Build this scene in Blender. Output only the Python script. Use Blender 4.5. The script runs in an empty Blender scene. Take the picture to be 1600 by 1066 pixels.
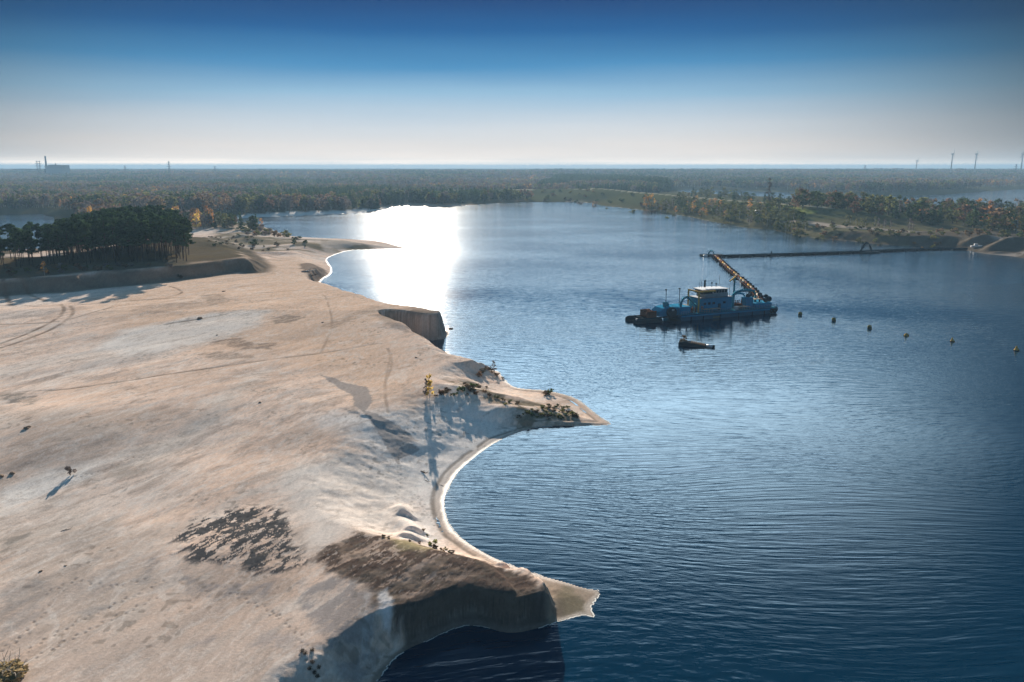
import bpy, bmesh, math, random
import numpy as np
from mathutils import Vector, Matrix
R = math.radians
rng = np.random.default_rng(7); random.seed(7)
sc = bpy.context.scene
col = sc.collection

# ---------------------------------------------------------------- camera
CAM_H, FPX, PITCH = 45.0, 1244.0, R(12.25)
cd = bpy.data.cameras.new('camera'); cam = bpy.data.objects.new('camera', cd); col.objects.link(cam)
cam.location = (0, 0, CAM_H); cam.rotation_euler = (math.pi/2 - PITCH, 0, 0)
cd.sensor_width = 36; cd.lens = FPX/1600*36; cd.clip_start = 0.5; cd.clip_end = 60000
sc.camera = cam

# ---------------------------------------------------------------- sky and sun
SUN_EL, SUN_AZ = R(14.5), R(-7.2)          # azimuth from +Y, negative = left
sdir = Vector((math.sin(SUN_AZ)*math.cos(SUN_EL), math.cos(SUN_AZ)*math.cos(SUN_EL), math.sin(SUN_EL)))
EXPO = 1.75
sc.view_settings.view_transform = 'Standard'; sc.view_settings.look = 'None'
sc.view_settings.exposure = EXPO; sc.view_settings.gamma = 1; sc.view_settings.use_curve_mapping = False
w = bpy.data.worlds.new('World'); sc.world = w; w.use_nodes = True
nt = w.node_tree; nt.nodes.clear()
def s2l(c): return tuple(((v/255+.055)/1.055)**2.4 if v > 10 else v/255/12.92 for v in c)
def wn(t, **k):
    n = nt.nodes.new(t)
    for a, b in k.items(): setattr(n, a, b)
    return n
tc = wn('ShaderNodeTexCoord'); sep = wn('ShaderNodeSeparateXYZ'); nt.links.new(tc.outputs['Generated'], sep.inputs[0])
mr = wn('ShaderNodeMapRange'); mr.inputs['From Min'].default_value = -0.02; mr.inputs['From Max'].default_value = 0.98
wav = wn('ShaderNodeTexNoise'); wav.inputs['Scale'].default_value = 1.6; wav.inputs['Detail'].default_value = 5
mpn = wn('ShaderNodeMapping'); mpn.inputs['Scale'].default_value = (1, 1, 16); nt.links.new(tc.outputs['Generated'], mpn.inputs[0]); nt.links.new(mpn.outputs[0], wav.inputs['Vector'])
wm = wn('ShaderNodeMath', operation='MULTIPLY_ADD'); nt.links.new(wav.outputs['Fac'], wm.inputs[0]); wm.inputs[1].default_value = 0.022; 
ws = wn('ShaderNodeMath', operation='SUBTRACT'); nt.links.new(sep.outputs['Z'], ws.inputs[0]); ws.inputs[1].default_value = 0.011
nt.links.new(ws.outputs[0], wm.inputs[2]); nt.links.new(wm.outputs[0], mr.inputs['Value'])
cr = wn('ShaderNodeValToRGB'); nt.links.new(mr.outputs[0], cr.inputs[0])
HAZE_D, HAZE_TOP, HAZE_INF = .00017, 122, (150, 176, 192)
WANT = [(0.0, (216, 222, 222)), (0.004, (226, 224, 220)), (0.012, (227, 220, 214)), (0.03, (222, 217, 213)), (0.05, (205, 211, 216)), (0.085, (150, 186, 211)),
        (0.12, (82, 143, 188)), (0.158, (14, 98, 152)), (0.198, (0, 68, 118)), (0.212, (70, 135, 195)), (0.235, (140, 215, 275)), (0.30, (125, 200, 262)), (0.40, (84, 158, 224)), (0.52, (36, 106, 170)), (0.68, (8, 60, 116)), (0.98, (6, 44, 92))]
ex = 2**-EXPO
e = cr.color_ramp.elements
while len(e) > 1: e.remove(e[-1])
zs = sorted(set([-0.02, .004, .006, .0085, .012, .016, .022, .03, .04] + [z for z, _ in WANT if z >= .05]))
SKYMAX = 8.0
for i, z in enumerate(zs):
    zz = max(z, .0045); T_ = math.exp(-HAZE_D*(HAZE_TOP-CAM_H)/zz)
    c = [np.interp(zz, [a for a, _ in WANT], [s2l(k)[j] for _, k in WANT]) for j in range(3)]
    v = [max((c[j]-s2l(HAZE_INF)[j]*(1-T_))/T_, .0005)*ex/SKYMAX for j in range(3)]
    el = e[0] if i == 0 else e.new((z+.02)/1.0)
    el.position = (z+.02)/1.0; el.color = tuple(v)+(1,)
# brighter towards the sun, dimmer away from it
dp = wn('ShaderNodeVectorMath', operation='DOT_PRODUCT'); nt.links.new(tc.outputs['Generated'], dp.inputs[0])
hs = Vector((math.sin(R(-3)), math.cos(R(-3)), 0.0)); dp.inputs[1].default_value = hs
mr2 = wn('ShaderNodeMapRange', interpolation_type='SMOOTHSTEP'); nt.links.new(dp.outputs['Value'], mr2.inputs['Value'])
mr2.inputs['From Min'].default_value = 0.74; mr2.inputs['From Max'].default_value = 1.0; mr2.inputs['To Min'].default_value = 0.12*SKYMAX; mr2.inputs['To Max'].default_value = 1.03*SKYMAX
vm = wn('ShaderNodeVectorMath', operation='SCALE'); nt.links.new(cr.outputs['Color'], vm.inputs[0]); nt.links.new(mr2.outputs[0], vm.inputs['Scale'])
# glow added to the sky above view, beside the sun, brightening the water
d3 = wn('ShaderNodeVectorMath', operation='DOT_PRODUCT'); nt.links.new(tc.outputs['Generated'], d3.inputs[0]); d3.inputs[1].default_value = (math.sin(R(-2))*math.cos(R(15)), math.cos(R(-2))*math.cos(R(15)), math.sin(R(15)))
m3 = wn('ShaderNodeMapRange', interpolation_type='SMOOTHSTEP'); nt.links.new(d3.outputs['Value'], m3.inputs['Value']); m3.inputs['From Min'].default_value = 0.80; m3.inputs['From Max'].default_value = 1.0
m4 = wn('ShaderNodeMapRange', interpolation_type='SMOOTHSTEP'); nt.links.new(sep.outputs['Z'], m4.inputs['Value']); m4.inputs['From Min'].default_value = 0.20; m4.inputs['From Max'].default_value = 0.27
mm = wn('ShaderNodeMath', operation='MULTIPLY'); nt.links.new(m3.outputs[0], mm.inputs[0]); nt.links.new(m4.outputs[0], mm.inputs[1])
m7 = wn('ShaderNodeMapRange', interpolation_type='SMOOTHSTEP'); nt.links.new(sep.outputs['Z'], m7.inputs['Value']); m7.inputs['From Min'].default_value = 0.26; m7.inputs['From Max'].default_value = 0.56; m7.inputs['To Min'].default_value = 1; m7.inputs['To Max'].default_value = 0
m8 = wn('ShaderNodeMath', operation='MULTIPLY'); nt.links.new(mm.outputs[0], m8.inputs[0]); nt.links.new(m7.outputs[0], m8.inputs[1]); mm = m8
ag = wn('ShaderNodeVectorMath', operation='SCALE'); ag.inputs[0].default_value = (.85, 1.14, 1.32); nt.links.new(mm.outputs[0], ag.inputs['Scale'])
va0 = wn('ShaderNodeVectorMath', operation='ADD'); nt.links.new(vm.outputs[0], va0.inputs[0]); nt.links.new(ag.outputs[0], va0.inputs[1])
m5 = wn('ShaderNodeMapRange', interpolation_type='SMOOTHSTEP'); nt.links.new(dp.outputs['Value'], m5.inputs['Value']); m5.inputs['From Min'].default_value = 0.55; m5.inputs['From Max'].default_value = -0.3
m6 = wn('ShaderNodeMapRange'); nt.links.new(sep.outputs['Z'], m6.inputs['Value']); m6.inputs['From Min'].default_value = -.02; m6.inputs['From Max'].default_value = 0.05
mq = wn('ShaderNodeMath', operation='MULTIPLY'); nt.links.new(m5.outputs[0], mq.inputs[0]); nt.links.new(m6.outputs[0], mq.inputs[1])
bk = wn('ShaderNodeVectorMath', operation='SCALE'); bk.inputs[0].default_value = (.026, .060, .100); nt.links.new(mq.outputs[0], bk.inputs['Scale'])  # blue fill added to the sky behind the camera, for shaded sides
vb = wn('ShaderNodeVectorMath', operation='ADD'); nt.links.new(va0.outputs[0], vb.inputs[0]); nt.links.new(bk.outputs[0], vb.inputs[1])
sky = wn('ShaderNodeTexSky', sky_type='NISHITA'); sky.sun_disc = False; sky.sun_elevation = SUN_EL; sky.sun_rotation = SUN_AZ; sky.dust_density = 2
vs = wn('ShaderNodeVectorMath', operation='SCALE'); nt.links.new(sky.outputs[0], vs.inputs[0]); vs.inputs['Scale'].default_value = 0.06
va = wn('ShaderNodeVectorMath', operation='ADD'); nt.links.new(vb.outputs[0], va.inputs[0]); 
vmin = wn('ShaderNodeVectorMath', operation='MINIMUM'); nt.links.new(vs.outputs[0], vmin.inputs[0]); vmin.inputs[1].default_value = (.002, .004, .006); nt.links.new(vmin.outputs[0], va.inputs[1])
bg = wn('ShaderNodeBackground'); bg.inputs['Strength'].default_value = 1.0; nt.links.new(va.outputs[0], bg.inputs['Color'])
vs.inputs['Scale'].default_value = 0.003
ow = wn('ShaderNodeOutputWorld'); nt.links.new(bg.outputs[0], ow.inputs[0])
ld = bpy.data.lights.new('sun', 'SUN'); ld.energy = 5.0; ld.angle = R(0.53); ld.color = (1, .91, .79)
lo = bpy.data.objects.new('sun', ld); col.objects.link(lo); lo.rotation_euler = sdir.to_track_quat('Z', 'Y').to_euler()
sc.cycles.use_denoising = True
sc.cycles.max_bounces = 6; sc.cycles.diffuse_bounces = 2; sc.cycles.glossy_bounces = 2; sc.cycles.transmission_bounces = 3; sc.cycles.volume_bounces = 0
sc.cycles.transparent_max_bounces = 8; sc.cycles.caustics_reflective = False; sc.cycles.caustics_refractive = False
sc.cycles.sample_clamp_indirect = 4; sc.cycles.sample_clamp_direct = 1.1; sc.cycles.denoising_prefilter = 'ACCURATE'

# ---------------------------------------------------------------- helpers
def P(px, py, z=0.0, dy=0.0):
    """a point of the photograph's survey: the spot at height z seen at px, py"""
    cx, cy = (px-800)/FPX, (533-py)/FPX
    d = Vector((cx, math.cos(PITCH)+cy*math.sin(PITCH), cy*math.cos(PITCH)-math.sin(PITCH)))
    t = (z-CAM_H)/d.z
    return Vector((d.x*t, d.y*t+dy, z))
def PD(px, dist, z=0.0):
    """at forward distance dist in the direction of column px"""
    return Vector(((px-800)/FPX*(dist*math.cos(PITCH)+ (CAM_H-z)*math.sin(PITCH)), dist, z))
def pts(L, z=4.0): return np.array([P(p[0], p[1], p[2] if len(p) > 2 else z)[:2] for p in L])

def vnoise(x, y, seed=0):
    xi = np.floor(x).astype(np.int64); yi = np.floor(y).astype(np.int64); fx = x-xi; fy = y-yi
    fx = fx*fx*fx*(fx*(fx*6-15)+10); fy = fy*fy*fy*(fy*(fy*6-15)+10)
    def h(a, b):
        n = (a*374761393 + b*668265263 + seed*1442695041) & 0xffffffff
        n = ((n ^ (n >> 13))*1274126177) & 0xffffffff
        return ((n ^ (n >> 16)) & 0xffff)/65535.0
    a = h(xi, yi); b = h(xi+1, yi); c = h(xi, yi+1); d = h(xi+1, yi+1)
    return (a+(b-a)*fx)*(1-fy)+(c+(d-c)*fx)*fy
def fbm(x, y, o=4, seed=0, g=.5):
    s = 0; a = 1; t = 0
    for i in range(o):
        s = s+a*vnoise(x, y, seed+i*17); t += a; a *= g; x = x*2.03+13.1; y = y*2.03+7.7
    return s/t-.5
def sstep(a, b, x):
    t = np.clip((x-a)/(b-a), 0, 1); return t*t*(3-2*t)
def sdist(X, Y, V, W=None):
    """signed distance (inside positive) to polygon V; optional width field blended from per-vertex values W"""
    n = len(V); best = np.full(X.shape, 1e18); ins = np.zeros(X.shape, bool); ws_ = np.zeros(X.shape); wt = np.zeros(X.shape)
    for i in range(n):
        ax, ay = V[i]; bx, by = V[(i+1) % n]; ex_, ey_ = bx-ax, by-ay; L = ex_*ex_+ey_*ey_+1e-9
        t = np.clip(((X-ax)*ex_+(Y-ay)*ey_)/L, 0, 1)
        dx = X-ax-t*ex_; dy = Y-ay-t*ey_; d2 = dx*dx+dy*dy
        np.minimum(best, d2, out=best)
        if W is not None:
            k = 1/(d2*d2+.05); ws_ += k*(W[i]*(1-t)+W[(i+1) % n]*t); wt += k
        if ay != by:
            c = ((ay > Y) != (by > Y)) & (X < (bx-ax)*(Y-ay)/(by-ay)+ax); ins ^= c
    sd = np.sqrt(best); sd = np.where(ins, sd, -sd)
    return (sd, ws_/wt) if W is not None else sd
def ldist(X, Y, V):
    best = np.full(X.shape, 1e18)
    for i in range(len(V)-1):
        ax, ay = V[i]; bx, by = V[i+1]; ex_, ey_ = bx-ax, by-ay; L = ex_*ex_+ey_*ey_+1e-9
        t = np.clip(((X-ax)*ex_+(Y-ay)*ey_)/L, 0, 1)
        d2 = (X-ax-t*ex_)**2+(Y-ay-t*ey_)**2; np.minimum(best, d2, out=best)
    return np.sqrt(best)
def smooth_poly(V, W=None, it=1, closed=True):
    for _ in range(it):
        A = []; B = []
        n = len(V)
        for i in range(n if closed else n-1):
            a = V[i]; b = V[(i+1) % n]
            A += [a*.75+b*.25, a*.25+b*.75]
            if W is not None: wa, wb = W[i], W[(i+1) % n]; B += [wa*.75+wb*.25, wa*.25+wb*.75]
        if not closed: A = [V[0]]+A+[V[-1]]
        V = np.array(A); W = np.array(B) if W is not None else None
    return (V, W) if W is not None else V

def mesh_obj(name, verts, faces, mat=None, parent=None, smooth=False):
    me = bpy.data.meshes.new(name); me.from_pydata([tuple(v) for v in verts], [], faces)
    if smooth: me.shade_smooth()
    o = bpy.data.objects.new(name, me); col.objects.link(o)
    if mat: me.materials.append(mat)
    if parent: o.parent = parent
    return o
def quad_mesh(name, V, F, mats=(), smooth=False, midx=None):
    """fast mesh from numpy: V (n,3), F (m,4) or (m,3)"""
    me = bpy.data.meshes.new(name); k = F.shape[1]
    me.vertices.add(len(V)); me.vertices.foreach_set('co', V.astype(np.float32).ravel())
    me.loops.add(F.size); me.loops.foreach_set('vertex_index', F.astype(np.int32).ravel())
    me.polygons.add(len(F)); me.polygons.foreach_set('loop_start', np.arange(0, F.size, k, dtype=np.int32))
    me.polygons.foreach_set('loop_total', np.full(len(F), k, np.int32))
    if midx is not None: me.polygons.foreach_set('material_index', midx.astype(np.int32))
    me.update(calc_edges=True); me.validate()
    for m in mats: me.materials.append(m)
    if smooth: me.shade_smooth()
    return me
def tag(o, label=None, cat=None, group=None, kind=None):
    if label: o['label'] = label
    if cat: o['category'] = cat
    if group: o['group'] = group
    if kind: o['kind'] = kind
    return o
def empty(name, loc, rz=0, sc_=1.0):
    o = bpy.data.objects.new(name, None); col.objects.link(o); o.location = loc; o.rotation_euler = (0, 0, rz); o.scale = (sc_,)*3
    o.empty_display_size = .3
    return o

def mat(name, colr, rough=.8, metal=0, noise=0.0, nscale=1.0, bump=0.0, bscale=8.0, dark=None, transl=0.0, rand=0.0):
    m = bpy.data.materials.new(name); m.use_nodes = True; t = m.node_tree; n = t.nodes; b = n['Principled BSDF']
    src = None
    if rough >= .6:
        n.remove(b); b = n.new('ShaderNodeBsdfDiffuse'); t.links.new(b.outputs[0], n['Material Output'].inputs[0]); CI = 'Color'
    else:
        CI = 'Base Color'; b.inputs['Roughness'].default_value = rough; b.inputs['Metallic'].default_value = metal; b.inputs['Specular IOR Level'].default_value = .2
    b.inputs[CI].default_value = (*colr, 1)
    co = n.new('ShaderNodeTexCoord')
    if noise > 0:
        nz = n.new('ShaderNodeTexNoise'); nz.inputs['Scale'].default_value = nscale; nz.inputs['Detail'].default_value = 6; t.links.new(co.outputs['Object'], nz.inputs['Vector'])
        mx = n.new('ShaderNodeMix'); mx.data_type = 'RGBA'; cr_ = n.new('ShaderNodeMapRange'); t.links.new(nz.outputs['Fac'], cr_.inputs['Value'])
        cr_.inputs['From Min'].default_value = .42; cr_.inputs['From Max'].default_value = .62; cr_.inputs['To Max'].default_value = noise
        t.links.new(cr_.outputs[0], mx.inputs['Factor']); mx.inputs[6].default_value = (*colr, 1)
        mx.inputs[7].default_value = (*(dark or tuple(v*.4 for v in colr)), 1); src = mx.outputs[2]
    if rand > 0:
        oi = n.new('ShaderNodeObjectInfo'); hv = n.new('ShaderNodeHueSaturation')
        a = n.new('ShaderNodeMapRange'); t.links.new(oi.outputs['Random'], a.inputs['Value']); a.inputs['To Min'].default_value = 1-rand; a.inputs['To Max'].default_value = 1+rand
        t.links.new(a.outputs[0], hv.inputs['Value'])
        wn_ = n.new('ShaderNodeTexWhiteNoise'); wn_.noise_dimensions = '1D'; t.links.new(oi.outputs['Random'], wn_.inputs['W'])
        h = n.new('ShaderNodeMapRange'); t.links.new(wn_.outputs['Value'], h.inputs['Value']); h.inputs['To Min'].default_value = .5-.05*rand; h.inputs['To Max'].default_value = .5+.05*rand
        t.links.new(h.outputs[0], hv.inputs['Hue'])
        if src: t.links.new(src, hv.inputs['Color'])
        else: hv.inputs['Color'].default_value = (*colr, 1)
        src = hv.outputs['Color']
    if src: t.links.new(src, b.inputs[CI])
    if bump > 0:
        bn = n.new('ShaderNodeTexNoise'); bn.inputs['Scale'].default_value = bscale; bn.inputs['Detail'].default_value = 5; t.links.new(co.outputs['Object'], bn.inputs['Vector'])
        bp = n.new('ShaderNodeBump'); bp.inputs['Strength'].default_value = bump; bp.inputs['Distance'].default_value = .1; t.links.new(bn.outputs['Fac'], bp.inputs['Height']); t.links.new(bp.outputs[0], b.inputs['Normal'])
    if transl > 0:
        tr = n.new('ShaderNodeBsdfTranslucent'); ms = n.new('ShaderNodeMixShader'); ms.inputs[0].default_value = transl
        if src: t.links.new(src, tr.inputs[0])
        else: tr.inputs[0].default_value = (*colr, 1)
        t.links.new(b.outputs[0], ms.inputs[1]); t.links.new(tr.outputs[0], ms.inputs[2]); t.links.new(ms.outputs[0], n['Material Output'].inputs[0])
    return m

# ---------------------------------------------------------------- terrain: survey of the shores
# px, py, z of the traced spot, extra distance, slope width (m) of the bank there
COAST = [
 (560,1110,0,0,7),(590,1066,0,0,6.5),(607,1040,0,0,6),(618,1027,0,0,5),(643,1011,0,0,3),(673,1000,0,0,2.4),(692,990,0,0,2.2),(722,978,0,0,2),(745,978,0,0,2),
 (765,982,0,0,2),(787,989,0,0,2.4),(810,989,0,0,2.4),(828,985,0,0,2.6),(850,979,0,0,4.5),(866,974,0,0,12),(893,966,0,0,26),(912,961,0,0,34),(931,966,0,0,34),(921,951,0,0,34),(931,937,0,0,34),
 (941,923,0,0,34),(910,918,0,0,34),(880,908,0,0,30),(855,902,0,0,10),(835,896,0,0,4.5),(804,885,0,0,5),(780,875,0,0,8),(759,865,0,0,12),(725,844,0,0,16),(704,824,0,0,22),
 (696,803,0,0,24),(694,782,0,0,24),(701,762,0,0,24),(715,738,0,0,22),(739,717,0,0,20),(760,701,0,0,18),(783,687,0,0,18),(810,676,0,0,20),(836,668,0,0,24),
 (875,666,0,0,34),(901,666,0,0,40),(946,665,0,0,40),(957,663,0,0,40),(949,658,0,0,40),(933,647,0,0,40),(915,632,0,0,40),(899,621,0,0,40),(875,614,0,0,34),
 (849,609,0,0,30),(823,608,0,0,26),(804,605,0,0,20),(794,598,0,0,16),(786,590,0,0,10),(779,580,0,0,7),(768,570,1.5,1,6),(744,563,3.2,1.5,6),(718,556,4.0,3,7),(705,552,0,0,10),
 (692,547,0,0,12),(680,543,0,0,12),(664,540,0,0,9),(650,539,0,0,4),(628,534,0,0,4),(600,524,0,0,3),(618,524,0,0,2.5),(655,531,0,0,2.5),(680,532,0,0,2.5),(697,529,0,0,3),(703,520,0,0,3),(700,505,0,0,4),
 (691,486,7,3,4),(676,481,7,4,5),(650,479,6.6,5,6),(626,476,6,5,8),(610,470,6,5,8),(593,464,5.6,5,8),(575,460,5.2,5,8),(556,458,4.6,4,7),(543,452,4.6,4,7),(525,446,4.3,4,7),(505,441,4,2.5,7),
 (498,440,3,0,6),(502,437,0,0,5),(518,429,0,0,8),(520,420,0,0,14),(514,412,0,0,16),(510,405,0,0,18),(520,399,0,0,18),(545,391,0,0,18),(575,390,0,0,22),(608,389,0,0,40),(641,389,0,0,50),
 (621,384,0,0,50),(597,377,0,0,50),(550,374,0,0,50),(487,371.5,0,0,50),(453,369,0,0,40),(437,364,0,0,30),(419,357,0,0,30),(403,351,0,0,30),(375,346,0,0,30),(353,348,0,0,30),(362,344,0,0,40),(378,341.5,0,0,60),
 (403,340,0,0,60),(440,339,0,0,60),(487,337,0,0,60),(534,335,0,0,60),(581,331,0,0,60),(606,328,0,0,60),(612,323,0,0,60),(644,321,0,0,60),(690,324,0,0,60),(737,321,0,0,60),(775,318,0,0,60),
 (831,316,0,0,60),(907,316,0,0,60),(927,318,0,0,60),(937,322,0,0,50),(989,327,0,0,50),(1009,330,0,0,40),(1073,338,0,0,40),(1101,345,0,0,35),(1135,350,0,0,30),(1155,355,0,0,30),(1189,358,0,0,25),
 (1206,359,0,0,20),(1220,363,0,0,20),(1262,372,0,0,16),(1319,376,0,0,14),(1375,382,0,0,14),(1417,385,0,0,14),(1473,386,0,0,14),(1510,391,0,0,30),(1530,396,0,0,40),(1583,401,0,0,40),(1600,404,0,0,40)]
COAST_XY = [P(a, b, z, dy)[:2] for a, b, z, dy, w_ in COAST]
lake = np.array(COAST_XY + [(330, 400), (390, 310), (430, 120), (430, -150), (-70, -150), (-60, -50), (-38, 10)])
lakeW = np.array([c[4] for c in COAST] + [20, 20, 20, 20, 20, 16, 16], float)
lakeS, lakeWS = smooth_poly(lake, lakeW, 1)
lake_right = pts([(1060,298),(1075,296),(1160,298),(1271,302),(1307,304),(1375,306),(1473,304),(1544,299),(1600,295),(1850,290),(2300,300),(2300,332),(1600,331),(1450,328),(1300,318),(1150,307),(1080,301)], 0)
lake_left = pts([(-400,338),(0,335),(64,333),(85,340),(82,370),(72,394),(0,399),(-400,412)], 0)
terrace = pts([(-500,480),(0,446),(50,441),(100,439),(150,432),(226,425),(276,419),(326,412),(376,405),(396,408),(402,400),(392,390),(370,378),(330,362),(200,372),(80,399),(0,402),(-500,440)], 9)
terW = np.array([8,7,7,7,6,6,6,6,5,6,12,20,25,30,20,8,8,8], float)
right_bank = None

def base_h(X, Y):
    d = Y
    b = np.interp(d, [0, 60, 110, 150, 215, 300, 380, 600, 900, 15000], [3.2, 3.2, 3.8, 4.6, 6.9, 4.8, 3.6, 3.0, 2.5, 2.5])
    hill = np.interp(d, [2000, 3400], [0, 19])
    b = np.where(X > 120, np.interp(d, [0, 400, 600, 15000], [5, 6.0, 4.5, 3]), b)
    return b+hill
dike = pts([(700,296),(882,295),(937,298),(1017,304.5),(1096,311.5),(1200,318.5),(1232,322),(1300,329)], 12)
def gmound(X, Y, px, py, z, h, rx, ry, ang=0):
    c = P(px, py, z); a = R(ang); dx = X-c.x; dy = Y-c.y; u = dx*math.cos(a)+dy*math.sin(a); v = -dx*math.sin(a)+dy*math.cos(a)
    return h*np.exp(-(u/rx)**2-(v/ry)**2)

TRACKS = [  # tyre tracks (px,py)... at z 5
 ([(0,541),(40,528),(80,513),(98,500),(102,491),(96,485)], .35, 5), ([(0,547),(45,534),(90,518),(112,505),(116,495),(110,487)], .35, 5),
 ([(0,515),(60,513),(92,511)], .25, 5), ([(112,508),(140,501),(160,495),(175,489)], .3, 5), ([(0,487),(60,488),(108,487),(180,479),(240,474),(290,470)], .3, 5),
 ([(260,515),(310,508),(350,502),(385,496)], .35, 5), ([(0,612),(110,609),(190,600),(270,590),(330,582),(420,566),(470,559),(530,551),(590,541)], .3, 5),
 ([(33,452),(50,462),(72,472)], .5, 6), ([(6,455),(12,468),(18,482)], .5, 6), ([(265,450),(285,458),(283,464),(262,470)], .3, 5), ([(395,464),(430,461),(470,457),(500,455)], .25, 5),
 ([(508,463),(516,490),(520,510),(508,535),(500,548)], .2, 6), ([(611,555),(604,585),(600,610),(606,640)], .2, 5), ([(606,548),(614,568),(604,590)], .2, 5),
 ([(375,396),(400,397),(430,401),(450,405)], .5, 4), ([(385,404),(420,406),(445,407)], .5, 4)]
FOOT = []   # footprint trails: (polyline, spacing)
for L, s, zz in [([(0,1042),(60,1000),(110,972),(170,945),(215,925),(262,902)], 6.2, 3.5), ([(0,1010),(40,985),(65,955),(75,938)], 7, 3.5), ([(30,1035),(90,1005),(150,975),(205,950),(250,928)], 7, 3.5),
                 ([(362,925),(390,938),(420,950),(430,966)], 6, 3.5), ([(430,955),(455,975),(475,1000),(482,1030)], 6.5, 3.5), ([(110,748),(160,738),(200,720),(240,712)], 6, 4), ([(640,640),(625,680),(622,720),(618,745)], 5, 4.5),
                 ([(650,745),(668,770),(690,800)], 6, 3), ([(225,905),(170,915),(120,905),(60,930)], 8, 3.5)]:
    q = [P(a, b, zz)[:2] for a, b in L]
    for a, b in zip(q[:-1], q[1:]):
        a = np.array(a); b = np.array(b); n = int(np.hypot(*(b-a))/.7)+1
        for k in range(n):
            p = a+(b-a)*k/n; t = (b-a)/np.hypot(*(b-a)); side = .2 if k % 2 else -.2
            FOOT.append((p[0]-t[1]*side+random.uniform(-.08, .08), p[1]+t[0]*side+random.uniform(-.08, .08)))
FOOT = np.array(FOOT)

HEAD = [(525,1100,5),(528,1040,5),(540,1005,4),(575,975,3),(600,960,1.2),(617,952,.5),(639,959,.4),(655,950,.4),(669,940,.35),(690,938,.35),(708,933,.35),(727,921,.35),(745,918,.35),(761,922,.35),(785,934,.35),(800,940,.35),(829,938,.35),(842,929,1.0),(846,914,1.8),(840,900,2.2),(828,888,1.5),
        (780,860,3),(700,800,3),(500,700,5),(-400,700,5),(-400,1200,5)]
HEADV = np.array([P(a, b, 3.2)[:2] for a, b, c in HEAD]); HEADW = np.array([c for a, b, c in HEAD], float)
HZONE = np.array([P(a, b, 1.5)[:2] for a, b in [(640,1120),(628,1060),(618,1020),(612,985),(618,940),(660,908),(727,895),(800,900),(838,882),(870,896),(880,985),(800,1020),(700,1020),(670,1060)]])
SCARPS = [(634,778,3.5,.65,1.3,4,20),(649,808,3.4,.8,1.4,5,35),(641,826,3.4,.5,1.6,3,10),(655,673,4.4,.22,3.0,5,25),(585,655,4.5,.22,6,6,-35),(820,655,1.2,.5,8,4,3),(880,656,1.0,.3,6,4,0)]
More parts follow.
